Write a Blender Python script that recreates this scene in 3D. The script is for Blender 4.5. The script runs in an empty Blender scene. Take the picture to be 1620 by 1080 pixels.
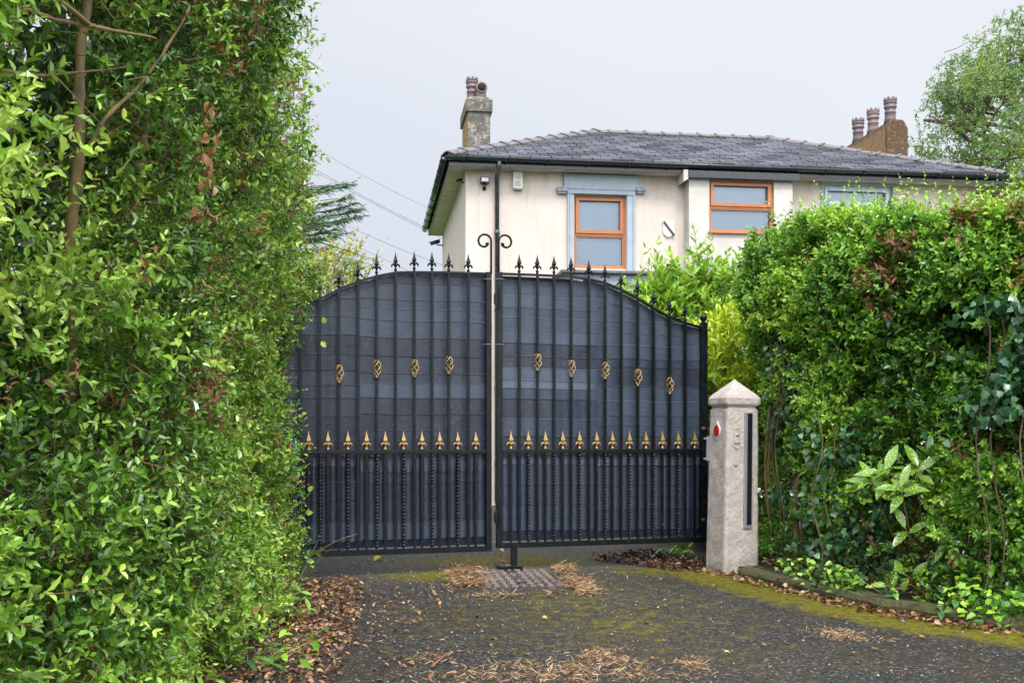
import bpy, math
import numpy as np
from math import sin, cos, pi, radians
from mathutils import Vector, Matrix

S = bpy.context.scene
COL = S.collection
rng = np.random.default_rng(7)

# ------------------------------------------------------------------ camera
F = 1690.0            # focal length in photo pixels (photo is 1620 wide)
HZ = 690.0            # horizon row
CH = 1.033            # eye height above the drive
cam_d = bpy.data.cameras.new('camera')
cam_d.sensor_width = 36
cam_d.lens = 36 * F / 1620
cam_d.shift_y = (HZ - 540) / 1620
cam_d.clip_end = 2000
cam = bpy.data.objects.new('camera', cam_d)
COL.objects.link(cam)
cam.location = (0, 0, CH)
cam.rotation_euler = (radians(90), 0, 0)
S.camera = cam

# ------------------------------------------------------------------ sky, sun, exposure
SUN_EL, SUN_AZ = radians(52), radians(170)      # azimuth clockwise from +Y: behind the camera
sd = Vector((sin(SUN_AZ) * cos(SUN_EL), cos(SUN_AZ) * cos(SUN_EL), sin(SUN_EL)))
w = bpy.data.worlds.new('World')
S.world = w
w.use_nodes = True
nt = w.node_tree
nt.nodes.clear()
N = nt.nodes.new
out = N('ShaderNodeOutputWorld')
bg = N('ShaderNodeBackground')
sky = N('ShaderNodeTexSky')
sky.sky_type = 'NISHITA'
sky.sun_disc = False
sky.sun_elevation = SUN_EL
sky.sun_rotation = SUN_AZ
sky.dust_density = 3
tc = N('ShaderNodeTexCoord')
dot = N('ShaderNodeVectorMath'); dot.operation = 'DOT_PRODUCT'
dot.inputs[1].default_value = sd
nt.links.new(tc.outputs['Generated'], dot.inputs[0])
mr = N('ShaderNodeMapRange'); mr.interpolation_type = 'SMOOTHSTEP'
mr.inputs['From Min'].default_value = 0.05; mr.inputs['From Max'].default_value = 1.0
mr.inputs['To Min'].default_value = 1.0; mr.inputs['To Max'].default_value = 4.6
nt.links.new(dot.outputs['Value'], mr.inputs['Value'])
sep = N('ShaderNodeSeparateXYZ'); nt.links.new(tc.outputs['Generated'], sep.inputs[0])
ramp = N('ShaderNodeValToRGB')
ramp.color_ramp.elements[0].position = 0.0; ramp.color_ramp.elements[0].color = (4.15, 4.42, 5.05, 1)
ramp.color_ramp.elements[1].position = 0.42; ramp.color_ramp.elements[1].color = (5.35, 5.55, 5.95, 1)
nz = N('ShaderNodeTexNoise'); nz.inputs['Scale'].default_value = 1.6; nz.inputs['Detail'].default_value = 3
nt.links.new(tc.outputs['Generated'], nz.inputs['Vector'])
ad = N('ShaderNodeMath'); ad.operation = 'MULTIPLY_ADD'; ad.inputs[1].default_value = 0.25
sb = N('ShaderNodeMath'); sb.operation = 'SUBTRACT'; sb.inputs[1].default_value = 0.125
nt.links.new(nz.outputs['Fac'], ad.inputs[0]); gx = N('ShaderNodeMath'); gx.operation = 'MULTIPLY_ADD'; gx.inputs[1].default_value = .3
nt.links.new(sep.outputs['X'], gx.inputs[0]); nt.links.new(sep.outputs['Z'], gx.inputs[2]); nt.links.new(gx.outputs[0], sb.inputs[0])
nt.links.new(sb.outputs[0], ad.inputs[2])
nt.links.new(ad.outputs[0], ramp.inputs['Fac'])
vm = N('ShaderNodeVectorMath'); vm.operation = 'SCALE'
nt.links.new(ramp.outputs['Color'], vm.inputs[0]); nt.links.new(mr.outputs['Result'], vm.inputs['Scale'])
mx = N('ShaderNodeMix'); mx.data_type = 'RGBA'; mx.inputs['Factor'].default_value = 0.93
nt.links.new(sky.outputs['Color'], mx.inputs['A']); nt.links.new(vm.outputs['Vector'], mx.inputs['B'])
nt.links.new(mx.outputs['Result'], bg.inputs['Color'])
bg.inputs['Strength'].default_value = 0.1
nt.links.new(bg.outputs[0], out.inputs['Surface'])

sun_d = bpy.data.lights.new('sun', 'SUN')
sun_d.energy = 1.5
sun_d.angle = radians(11)
sun_d.color = (1.0, 0.96, 0.9)
sun = bpy.data.objects.new('sun', sun_d)
COL.objects.link(sun)
sun.rotation_euler = Vector(sd).to_track_quat('Z', 'Y').to_euler()
S.view_settings.view_transform = 'Standard'
S.view_settings.look = 'None'
S.view_settings.exposure = 0.7
S.view_settings.gamma = 1
S.cycles.max_bounces = 6
S.cycles.transparent_max_bounces = 8
S.cycles.use_denoising = True

# ------------------------------------------------------------------ materials
def new_mat(name):
    m = bpy.data.materials.new(name)
    m.use_nodes = True
    n = m.node_tree
    p = n.nodes['Principled BSDF']
    return m, n, p

def lk(n, a, b):
    n.links.new(a, b)

def noise_fac(n, scale, detail=4, rough=0.6, coord='Object', stretch=None):
    t = n.nodes.new('ShaderNodeTexCoord')
    q = n.nodes.new('ShaderNodeTexNoise')
    q.inputs['Scale'].default_value = scale
    q.inputs['Detail'].default_value = detail
    q.inputs['Roughness'].default_value = rough
    if stretch:
        mp = n.nodes.new('ShaderNodeMapping')
        mp.inputs['Scale'].default_value = stretch
        lk(n, t.outputs[coord], mp.inputs['Vector']); lk(n, mp.outputs[0], q.inputs['Vector'])
    else:
        lk(n, t.outputs[coord], q.inputs['Vector'])
    return q.outputs['Fac']

def crange(n, fac, a, b, lo=0.0, hi=1.0):
    m = n.nodes.new('ShaderNodeMapRange')
    m.inputs['From Min'].default_value = a; m.inputs['From Max'].default_value = b
    m.inputs['To Min'].default_value = lo; m.inputs['To Max'].default_value = hi
    lk(n, fac, m.inputs['Value'])
    return m.outputs['Result']

def mixc(n, fac, a, b):
    m = n.nodes.new('ShaderNodeMix'); m.data_type = 'RGBA'
    if isinstance(fac, (int, float)): m.inputs['Factor'].default_value = fac
    else: lk(n, fac, m.inputs['Factor'])
    for sock, v in (('A', a), ('B', b)):
        if isinstance(v, (tuple, list)): m.inputs[sock].default_value = (*v[:3], 1)
        else: lk(n, v, m.inputs[sock])
    return m.outputs['Result']

def bump(n, p, h, strength=0.3, dist=0.01):
    b = n.nodes.new('ShaderNodeBump')
    b.inputs['Strength'].default_value = strength
    b.inputs['Distance'].default_value = dist
    lk(n, h, b.inputs['Height']); lk(n, b.outputs[0], p.inputs['Normal'])

def attr(n, name='rnd'):
    a = n.nodes.new('ShaderNodeAttribute'); a.attribute_name = name
    return a.outputs['Fac']

def simple(name, c1, c2=None, rough=0.5, scale=8, metal=0.0, bmp=0.0, bscale=60, bdist=0.005, spec=0.5, lo=0.35, hi=0.65, stretch=None):
    m, n, p = new_mat(name)
    p.inputs['Roughness'].default_value = rough
    p.inputs['Metallic'].default_value = metal
    p.inputs['Specular IOR Level'].default_value = spec
    if c2 is None: c2 = tuple(v * 0.8 for v in c1)
    f = crange(n, noise_fac(n, scale, stretch=stretch), lo, hi)
    lk(n, mixc(n, f, c1, c2), p.inputs['Base Color'])
    if bmp: bump(n, p, noise_fac(n, bscale), bmp, bdist)
    return m

def leaf_mat(name, stops, rough=0.26, trans=0.22, spec=0.6, speck=None):
    m, n, p = new_mat(name)
    r = n.nodes.new('ShaderNodeValToRGB')
    els = r.color_ramp.elements
    while len(els) < len(stops): els.new(0.5)
    for e, (pos, c) in zip(els, stops):
        e.position = pos; e.color = (*c, 1)
    lk(n, attr(n), r.inputs['Fac'])
    col = r.outputs['Color']
    if speck:
        t = n.nodes.new('ShaderNodeTexCoord'); v = n.nodes.new('ShaderNodeTexNoise')
        v.inputs['Scale'].default_value = 130; v.inputs['Detail'].default_value = 1
        lk(n, t.outputs['Object'], v.inputs['Vector'])
        col = mixc(n, crange(n, v.outputs['Fac'], 0.56, 0.62), col, speck)
    lk(n, col, p.inputs['Base Color'])
    p.inputs['Roughness'].default_value = rough
    p.inputs['Specular IOR Level'].default_value = spec
    tr = n.nodes.new('ShaderNodeBsdfTranslucent')
    hs = n.nodes.new('ShaderNodeHueSaturation'); hs.inputs['Hue'].default_value = 0.485
    hs.inputs['Value'].default_value = 1.25
    lk(n, col, hs.inputs['Color']); lk(n, hs.outputs[0], tr.inputs['Color'])
    ms = n.nodes.new('ShaderNodeMixShader'); ms.inputs['Fac'].default_value = trans
    lk(n, p.outputs[0], ms.inputs[1]); lk(n, tr.outputs[0], ms.inputs[2])
    lk(n, ms.outputs[0], n.nodes['Material Output'].inputs['Surface'])
    return m

M = {}
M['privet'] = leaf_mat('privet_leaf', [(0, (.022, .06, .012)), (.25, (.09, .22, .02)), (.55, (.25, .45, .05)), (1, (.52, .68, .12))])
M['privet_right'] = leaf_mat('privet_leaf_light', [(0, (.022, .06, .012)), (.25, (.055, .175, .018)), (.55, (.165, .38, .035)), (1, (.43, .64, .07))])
M['laurel'] = leaf_mat('laurel_leaf', [(0, (.06, .17, .02)), (.5, (.17, .36, .03)), (1, (.34, .52, .05))], rough=.3)
M['gold_laurel'] = leaf_mat('golden_leaf', [(0, (.12, .24, .02)), (.5, (.34, .50, .02)), (1, (.58, .66, .03))], rough=.35)
M['spotted'] = leaf_mat('spotted_laurel_leaf', [(0, (.035, .12, .02)), (.5, (.08, .23, .02)), (1, (.16, .34, .03))], rough=.25, speck=(.50, .56, .08))
M['ivy'] = leaf_mat('ivy_leaf', [(0, (.012, .045, .018)), (.6, (.04, .13, .045)), (1, (.13, .26, .11))], rough=.25, trans=.12)
M['autumn'] = leaf_mat('autumn_shrub_leaf', [(0, (.07, .17, .02)), (.45, (.19, .33, .03)), (.85, (.42, .46, .05)), (1, (.52, .28, .06))])
M['tree'] = leaf_mat('tree_leaf', [(0, (.08, .16, .04)), (.5, (.15, .27, .055)), (1, (.28, .39, .09))], rough=.45, trans=.35)
M['conifer'] = leaf_mat('conifer_spray', [(0, (.04, .12, .05)), (1, (.15, .28, .11))], rough=.5, trans=.15)
M['dead'] = leaf_mat('dead_leaf', [(0, (.13, .06, .03)), (.5, (.33, .15, .06)), (.85, (.46, .25, .11)), (1, (.58, .40, .22))], rough=.6, trans=.15)
M['litter'] = leaf_mat('litter_leaf', [(0, (.03, .018, .010)), (.3, (.11, .055, .03)), (.6, (.28, .115, .04)), (.85, (.38, .21, .09)), (1, (.48, .36, .22))], rough=.5, trans=.05)
M['wet_litter'] = leaf_mat('wet_litter_leaf', [(0, (.02, .012, .008)), (.7, (.08, .035, .02)), (1, (.28, .13, .06))], rough=.35, trans=.03)
M['yellow_leaf'] = leaf_mat('yellow_leaf', [(0, (.42, .30, .03)), (1, (.56, .46, .04))], rough=.4, trans=.15)
M['straw'] = leaf_mat('straw', [(0, (.16, .08, .035)), (.5, (.36, .21, .10)), (1, (.60, .43, .26))], rough=.7, trans=.1)
M['bark'] = simple('bark', (.16, .11, .06), (.05, .035, .02), .8, 14, bmp=.6, bscale=50, stretch=(1, 1, .25))
M['bark_orange'] = simple('hedge_stem_bark', (.22, .15, .055), (.07, .055, .02), .75, 18, bmp=.5, bscale=60, stretch=(1, 1, .3))
M['twig'] = simple('twig', (.26, .14, .06), (.13, .10, .03), .7, 5)
M['wall'] = None

def render_wall():
    m, n, p = new_mat('cream_render')
    base = mixc(n, crange(n, noise_fac(n, 1.3, 5), .35, .7), (.60, .515, .455), (.54, .455, .395))
    # green-brown damp stain running down from the eaves and streaks
    t = n.nodes.new('ShaderNodeTexCoord'); s = n.nodes.new('ShaderNodeSeparateXYZ')
    lk(n, t.outputs['Object'], s.inputs[0])
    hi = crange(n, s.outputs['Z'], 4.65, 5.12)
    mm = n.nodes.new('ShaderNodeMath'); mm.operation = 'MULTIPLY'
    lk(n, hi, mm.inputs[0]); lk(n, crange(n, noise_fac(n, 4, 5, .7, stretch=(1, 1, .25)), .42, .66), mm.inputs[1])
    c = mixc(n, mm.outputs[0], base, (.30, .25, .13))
    st = crange(n, noise_fac(n, 9, 5, .7, stretch=(1, 1, .12)), .52, .80, 0, .6)
    c = mixc(n, st, c, (.36, .30, .22))
    lk(n, c, p.inputs['Base Color'])
    p.inputs['Roughness'].default_value = .85
    bump(n, p, noise_fac(n, 45, 6, .7), .35, .02)
    return m
M['wall'] = render_wall()
M['wall_cool'] = simple('pale_render', (.52, .49, .45), (.44, .41, .37), .85, 3, bmp=.35, bscale=45, bdist=.02)
M['soffit'] = simple('soffit_paint', (.62, .55, .45), (.45, .38, .30), .7, 5)
M['blue_trim'] = simple('blue_grey_paint', (.32, .37, .41), (.27, .32, .36), .55, 6, bmp=.15)
M['ears'] = simple('weathered_grey_blue', (.28, .33, .38), (.16, .18, .2), .6, 20)
M['wood'] = simple('golden_oak_frame', (.42, .145, .042), (.34, .11, .03), .35, 6, stretch=(1, 1, 8))
M['white_trim'] = simple('white_frame', (.62, .68, .74), (.55, .6, .66), .4, 6)
M['lead'] = simple('lead_flashing', (.10, .10, .12), (.05, .05, .06), .4, 8)
M['gutter'] = simple('black_gutter', (.012, .014, .018), (.03, .032, .038), .22, 25)
M['slate'] = None
M['ridge'] = simple('ridge_tile', (.15, .135, .15), (.085, .08, .09), .38, 14, bmp=.3, bscale=80)
M['mortar'] = simple('mossy_mortar', (.12, .10, .07), (.05, .04, .02), .9, 30)
def slate():
    m, n, p = new_mat('wet_slate')
    r = n.nodes.new('ShaderNodeValToRGB'); e = r.color_ramp.elements
    e[0].color = (.06, .062, .075, 1); e[1].color = (.20, .20, .235, 1)
    lk(n, attr(n), r.inputs['Fac'])
    c = mixc(n, crange(n, noise_fac(n, 3, 4), .55, .75, 0, .5), r.outputs['Color'], (.13, .12, .10))
    lk(n, c, p.inputs['Base Color'])
    p.inputs['Roughness'].default_value = .2
    p.inputs['Specular IOR Level'].default_value = .9
    bump(n, p, noise_fac(n, 40, 4), .25, .006)
    return m
M['slate'] = slate()
def chimney_mat(name, pale, dark, rust, thr):
    m, n, p = new_mat(name)
    c = mixc(n, crange(n, noise_fac(n, 13, 10, .85), thr, thr + .1), pale, dark)
    c = mixc(n, crange(n, noise_fac(n, 3.2, 5, .6), .5, .68), c, rust)
    c = mixc(n, crange(n, noise_fac(n, 38, 3, .6), .58, .68), c, tuple(v * .4 for v in dark))
    lk(n, c, p.inputs['Base Color']); p.inputs['Roughness'].default_value = .9
    bump(n, p, noise_fac(n, 35, 6, .8), .8, .03)
    return m
M['chim_grey'] = chimney_mat('lichen_stained_render', (.38, .34, .27), (.10, .092, .08), (.20, .16, .10), .40)
M['chim_rust'] = chimney_mat('rust_lichen_render', (.34, .24, .15), (.09, .048, .022), (.18, .07, .014), .37)
M['chim_side'] = chimney_mat('orange_lichen_render', (.32, .2, .10), (.12, .08, .05), (.40, .2, .035), .5)
M['pot'] = simple('glazed_pot', (.17, .115, .125), (.10, .075, .085), .4, 14, bmp=.2)
M['pot_pink'] = simple('pink_clay_pot', (.23, .15, .15), (.15, .10, .10), .5, 14, bmp=.2)
M['black_hole'] = simple('hole_dark', (.01, .009, .008), None, .9)  # flat black that paints the shade inside holes and openings
M['glass'] = None
def glass():
    m, n, p = new_mat('window_glass')
    g = n.nodes.new('ShaderNodeBsdfGlossy'); g.inputs['Roughness'].default_value = .02
    g.inputs['Color'].default_value = (.9, .93, 1, 1)
    t = n.nodes.new('ShaderNodeBsdfTransparent'); t.inputs['Color'].default_value = (.84, .9, .93, 1)
    fr = n.nodes.new('ShaderNodeFresnel'); fr.inputs['IOR'].default_value = 1.6
    ms = n.nodes.new('ShaderNodeMixShader')
    lk(n, fr.outputs[0], ms.inputs[0]); lk(n, t.outputs[0], ms.inputs[1]); lk(n, g.outputs[0], ms.inputs[2])
    lk(n, ms.outputs[0], n.nodes['Material Output'].inputs['Surface'])
    return m
M['glass'] = glass()
M['blind'] = simple('window_blind', (.50, .51, .515), (.44, .45, .455), .8, 3, stretch=(22, 1, .1))
M['white_plastic'] = simple('white_plastic', (.72, .70, .64), (.6, .57, .5), .4, 6)
M['grey_plastic'] = simple('grey_plastic', (.22, .22, .23), None, .4)
M['dark_print'] = simple('dark_print', (.06, .06, .065), None, .5)
M['plaque'] = simple('painted_plaque', (.84, .82, .82), (.70, .64, .62), .6, 10, bmp=.2)
M['plaque_bar'] = simple('dark_brown_paint', (.06, .03, .03), None, .5)
M['iron'] = None
def iron():
    m, n, p = new_mat('black_painted_iron')
    c = mixc(n, crange(n, noise_fac(n, 25, 5, .7), .45, .7), (.004, .006, .007), (.013, .016, .018))
    c = mixc(n, crange(n, noise_fac(n, 11, 4, .7), .69, .73), c, (.16, .06, .03))
    lk(n, c, p.inputs['Base Color'])
    p.inputs['Roughness'].default_value = .3
    p.inputs['Specular IOR Level'].default_value = .22
    bump(n, p, noise_fac(n, 140, 3), .25, .003)
    return m
M['iron'] = iron()
M['gold'] = simple('gold_paint', (.50, .33, .13), (.27, .17, .06), .38, 40, metal=.35, bmp=.2, bscale=200, bdist=.002)
def sheet_mat():
    m, n, p = new_mat('dark_blue_screening_strip')
    r = n.nodes.new('ShaderNodeValToRGB'); e = r.color_ramp.elements
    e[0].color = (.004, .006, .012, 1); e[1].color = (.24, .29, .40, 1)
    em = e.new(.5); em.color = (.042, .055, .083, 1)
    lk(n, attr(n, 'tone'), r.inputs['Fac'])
    streak = crange(n, noise_fac(n, 6, 6, .75, stretch=(.5, 1, 9)), .35, .7, .95, 1.04)
    vs = n.nodes.new('ShaderNodeVectorMath'); vs.operation = 'SCALE'
    lk(n, r.outputs['Color'], vs.inputs[0]); lk(n, streak, vs.inputs['Scale'])
    drops = crange(n, noise_fac(n, 150, 2, .5), .57, .70, 0, .34)
    c = mixc(n, drops, vs.outputs[0], (.20, .24, .32))
    dk = crange(n, noise_fac(n, 120, 2, .6), .62, .74, 0, .6)
    c = mixc(n, dk, c, (.015, .018, .026))
    lk(n, c, p.inputs['Base Color'])
    p.inputs['Roughness'].default_value = .42
    p.inputs['Specular IOR Level'].default_value = .35
    bump(n, p, noise_fac(n, 7, 3, .5, stretch=(1, 1, 1.2)), .22, .02)
    return m
M['sheet'] = sheet_mat()
M['pillar'] = None
def pillar_mat():
    m, n, p = new_mat('weathered_painted_concrete')
    c = mixc(n, crange(n, noise_fac(n, 7, 6, .7), .4, .66), (.60, .53, .48), (.44, .385, .35))
    c = mixc(n, crange(n, noise_fac(n, 16, 7, .8), .60, .72), c, (.24, .20, .17))
    t = n.nodes.new('ShaderNodeTexCoord'); s = n.nodes.new('ShaderNodeSeparateXYZ')
    lk(n, t.outputs['Object'], s.inputs[0])
    lo = crange(n, s.outputs['Z'], .0, .12, .8, 0)
    mm = n.nodes.new('ShaderNodeMath'); mm.operation = 'MULTIPLY'
    lk(n, lo, mm.inputs[0]); lk(n, crange(n, noise_fac(n, 14, 4), .35, .6), mm.inputs[1])
    c = mixc(n, mm.outputs[0], c, (.15, .15, .05))
    lk(n, c, p.inputs['Base Color']); p.inputs['Roughness'].default_value = .6
    bump(n, p, noise_fac(n, 16, 9, .75), .8, .03)
    return m
M['pillar'] = pillar_mat()
M['red'] = simple('red_reflector', (.55, .012, .01), (.4, .01, .01), .2, 40)
M['alu'] = simple('dull_aluminium', (.42, .43, .46), (.33, .34, .37), .35, 8, metal=.5)
M['black_gloss'] = simple('black_gloss_strip', (.012, .014, .02), None, .18)
M['kerb'] = simple('mossy_kerb_stone', (.075, .06, .045), (.07, .075, .015), .85, 14, bmp=.7, bscale=25, bdist=.03)
M['soil'] = simple('dark_soil', (.045, .03, .02), (.02, .014, .01), .9, 12, bmp=.8, bscale=30, bdist=.05)
M['lawn'] = simple('lawn', (.06, .13, .02), (.03, .08, .012), .9, 6, bmp=.6, bscale=40, bdist=.05)
M['cover'] = None
def cover_mat():
    m, n, p = new_mat('worn_iron_cover')
    c = mixc(n, crange(n, noise_fac(n, 7, 5), .4, .6), (.07, .058, .055), (.04, .035, .035))
    c = mixc(n, crange(n, noise_fac(n, 4, 3), .55, .68), c, (.13, .05, .04))
    lk(n, c, p.inputs['Base Color']); p.inputs['Roughness'].default_value = .4
    bump(n, p, noise_fac(n, 60, 4), .5, .006)
    return m
M['cover'] = cover_mat()
M['twine'] = simple('blue_twine', (.02, .32, .62), None, .5)
M['cable'] = simple('power_cable', (.24, .26, .31), None, .6)
def asphalt():
    m, n, p = new_mat('wet_asphalt')
    t = n.nodes.new('ShaderNodeTexCoord')
    v = n.nodes.new('ShaderNodeTexVoronoi'); v.inputs['Scale'].default_value = 95
    lk(n, t.outputs['Object'], v.inputs['Vector'])
    v2 = n.nodes.new('ShaderNodeTexVoronoi'); v2.inputs['Scale'].default_value = 38
    lk(n, t.outputs['Object'], v2.inputs['Vector'])
    s = n.nodes.new('ShaderNodeSeparateColor'); lk(n, v.outputs['Color'], s.inputs[0])
    r = n.nodes.new('ShaderNodeValToRGB'); e = r.color_ramp.elements
    e[0].color = (.010, .010, .012, 1); e[1].color = (.23, .205, .185, 1); e[1].position = 1
    a = e.new(.45); a.color = (.024, .024, .030, 1)
    b = e.new(.88); b.color = (.052, .050, .056, 1)
    lk(n, s.outputs[0], r.inputs['Fac'])
    big = crange(n, noise_fac(n, 1.1, 5, .65), .35, .7)
    c = mixc(n, big, r.outputs['Color'], mixc(n, .55, r.outputs['Color'], (.055, .042, .022)))
    # paler gritty patch below the left gate
    c = mixc(n, attr(n, 'grit'), c, mixc(n, .35, r.outputs['Color'], (.085, .078, .068)))
    alg = n.nodes.new('ShaderNodeMath'); alg.operation = 'MULTIPLY'
    lk(n, crange(n, attr(n, 'moss'), .10, .42, 0, .42), alg.inputs[0]); lk(n, crange(n, noise_fac(n, 3.5, 7, .75), .38, .62), alg.inputs[1])
    c = mixc(n, alg.outputs[0], c, (.085, .07, .016))
    # moss where it grows (attribute) broken up by noise
    mo = n.nodes.new('ShaderNodeMath'); mo.operation = 'ADD'
    lk(n, attr(n, 'moss'), mo.inputs[0]); lk(n, crange(n, noise_fac(n, 9, 8, .75), .25, .75, -.45, .45), mo.inputs[1])
    mf = crange(n, mo.outputs[0], .30, .58)
    mc = mixc(n, crange(n, noise_fac(n, 22, 5, .7), .35, .65), (.19, .17, .010), (.06, .058, .010))
    mc = mixc(n, crange(n, noise_fac(n, 60, 3, .6), .55, .7), mc, (.15, .09, .02))
    c = mixc(n, mf, c, mc)
    lk(n, c, p.inputs['Base Color'])
    p.inputs['Specular IOR Level'].default_value = .2
    rr = mixc(n, mf, (.58, .58, .58), (.95, .95, .95))
    lk(n, rr, p.inputs['Roughness'])
    h = n.nodes.new('ShaderNodeMath'); h.operation = 'ADD'
    lk(n, v.outputs['Distance'], h.inputs[0]); lk(n, v2.outputs['Distance'], h.inputs[1])
    b1 = n.nodes.new('ShaderNodeBump'); b1.invert = True
    b1.inputs['Strength'].default_value = .8; b1.inputs['Distance'].default_value = .008
    lk(n, h.outputs[0], b1.inputs['Height'])
    b2 = n.nodes.new('ShaderNodeBump'); b2.inputs['Strength'].default_value = .5; b2.inputs['Distance'].default_value = .02
    lk(n, noise_fac(n, 30, 5), b2.inputs['Height']); lk(n, b1.outputs[0], b2.inputs['Normal'])
    lk(n, b2.outputs[0], p.inputs['Normal'])
    return m
M['asphalt'] = asphalt()
M['stone_chip'] = leaf_mat('stone_chip', [(0, (.03, .03, .034)), (.7, (.12, .12, .13)), (1, (.42, .38, .34))], rough=.35, trans=0)

# ------------------------------------------------------------------ object helpers
def tag(o, label=None, cat=None, group=None, kind=None):
    if label: o['label'] = label
    if cat: o['category'] = cat
    if group: o['group'] = group
    if kind: o['kind'] = kind
    return o

def empty(name, loc=(0, 0, 0), rz=0, label=None, cat=None, group=None):
    o = bpy.data.objects.new(name, None)
    o.location = loc; o.rotation_euler = (0, 0, rz)
    o.empty_display_size = .1
    COL.objects.link(o)
    return tag(o, label, cat, group)

def copy_part(o, parent, loc):
    c = o.copy(); COL.objects.link(c); c.parent = parent; c.location = loc
    for ch in list(o.children):
        d = ch.copy(); COL.objects.link(d); d.parent = c
    return c

class MB:
    def __init__(s): s.v = []; s.f = []; s.sm = []
    def add(s, vs, fs, smooth=False):
        b = len(s.v)
        s.v += [tuple(x) for x in vs]
        s.f += [tuple(b + i for i in f) for f in fs]
        s.sm += [smooth] * len(fs)
        return s
    def box(s, a, b, M4=None, bev=0.0):
        x0, y0, z0 = a; x1, y1, z1 = b
        if bev:
            e = bev
            vs = []
            for z, k in ((z0, e), (z0 + e, 0), (z1 - e, 0), (z1, e)):
                X0, X1, Y0, Y1 = x0 + k, x1 - k, y0 + k, y1 - k
                c = e * .7 if k == 0 else e * .3
                vs += [(X0 + c, Y0, z), (X1 - c, Y0, z), (X1, Y0 + c, z), (X1, Y1 - c, z), (X1 - c, Y1, z), (X0 + c, Y1, z), (X0, Y1 - c, z), (X0, Y0 + c, z)]
            fs = [tuple(range(7, -1, -1)), tuple(range(24, 32))]
            for l in range(3):
                for i in range(8):
                    j = (i + 1) % 8
                    fs.append((l * 8 + i, l * 8 + j, l * 8 + 8 + j, l * 8 + 8 + i))
        else:
            vs = [(x0, y0, z0), (x1, y0, z0), (x1, y1, z0), (x0, y1, z0), (x0, y0, z1), (x1, y0, z1), (x1, y1, z1), (x0, y1, z1)]
            fs = [(3, 2, 1, 0), (4, 5, 6, 7), (0, 1, 5, 4), (1, 2, 6, 5), (2, 3, 7, 6), (3, 0, 4, 7)]
        if M4 is not None: vs = [M4 @ Vector(v) for v in vs]
        return s.add(vs, fs)
    def tube(s, pts, r, n=8, cap=True, smooth=True, sq=False, twist=0.0):
        pts = [Vector(p) for p in pts]
        if not hasattr(r, '__len__'): r = [r] * len(pts)
        vs = []; up = None
        for i, p in enumerate(pts):
            t = (pts[min(i + 1, len(pts) - 1)] - pts[max(i - 1, 0)]).normalized()
            if up is None:
                up = Vector((0, 0, 1)) if abs(t.z) < .9 else Vector((1, 0, 0))
            a = t.cross(up)
            if a.length < 1e-5: a = t.cross(Vector((0, 1, 0)))
            a.normalize(); b = a.cross(t).normalized(); up = b
            for k in range(n):
                ang = 2 * pi * k / n + (pi / 4 if sq else 0) + twist * i
                q = r[i] * (1.414 if sq else 1)
                vs.append(p + a * cos(ang) * q + b * sin(ang) * q)
        fs = []
        for i in range(len(pts) - 1):
            for k in range(n):
                j = (k + 1) % n
                fs.append((i * n + k, i * n + j, i * n + n + j, i * n + n + k))
        if cap:
            fs.append(tuple(range(n - 1, -1, -1))); fs.append(tuple(range((len(pts) - 1) * n, len(pts) * n)))
        return s.add(vs, fs, smooth and not sq)
    def lathe(s, prof, o=(0, 0, 0), n=16, smooth=True, axis='z', M4=None):
        vs = []
        for r, z in prof:
            for k in range(n):
                a = 2 * pi * (k + .5) / n
                if axis == 'z': q = (o[0] + r * cos(a), o[1] + r * sin(a), o[2] + z)
                else: q = (o[0] + r * cos(a), o[1] + z, o[2] + r * sin(a))
                vs.append(q)
        if M4 is not None: vs = [M4 @ Vector(v) for v in vs]
        fs = []
        for i in range(len(prof) - 1):
            for k in range(n):
                j = (k + 1) % n
                fs.append((i * n + k, i * n + j, i * n + n + j, i * n + n + k))
        fs.append(tuple(range(n - 1, -1, -1))); fs.append(tuple(range((len(prof) - 1) * n, len(prof) * n)))
        return s.add(vs, fs, smooth)
    def prism(s, poly, y0, y1, M4=None):
        n = len(poly)
        vs = [(x, y0, z) for x, z in poly] + [(x, y1, z) for x, z in poly]
        if M4 is not None: vs = [M4 @ Vector(v) for v in vs]
        fs = [tuple(range(n)), tuple(range(2 * n - 1, n - 1, -1))] + [(i, i + n, (i + 1) % n + n, (i + 1) % n) for i in range(n)]
        return s.add(vs, fs)
    def build(s, name, mat, parent=None, loc=(0, 0, 0), off=(0, 0, 0), bevel=0):
        me = bpy.data.meshes.new(name)
        vs = s.v if off == (0, 0, 0) else [(a + off[0], b + off[1], c + off[2]) for a, b, c in s.v]
        me.from_pydata([tuple(v) for v in vs], [], s.f)
        me.polygons.foreach_set('use_smooth', s.sm)
        me.materials.append(mat)
        me.update()
        o = bpy.data.objects.new(name, me)
        COL.objects.link(o)
        o.location = loc
        if parent: o.parent = parent
        if bevel:
            b = o.modifiers.new('bevel', 'BEVEL'); b.width = bevel; b.segments = 2; b.limit_method = 'ANGLE'
        return o

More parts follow.
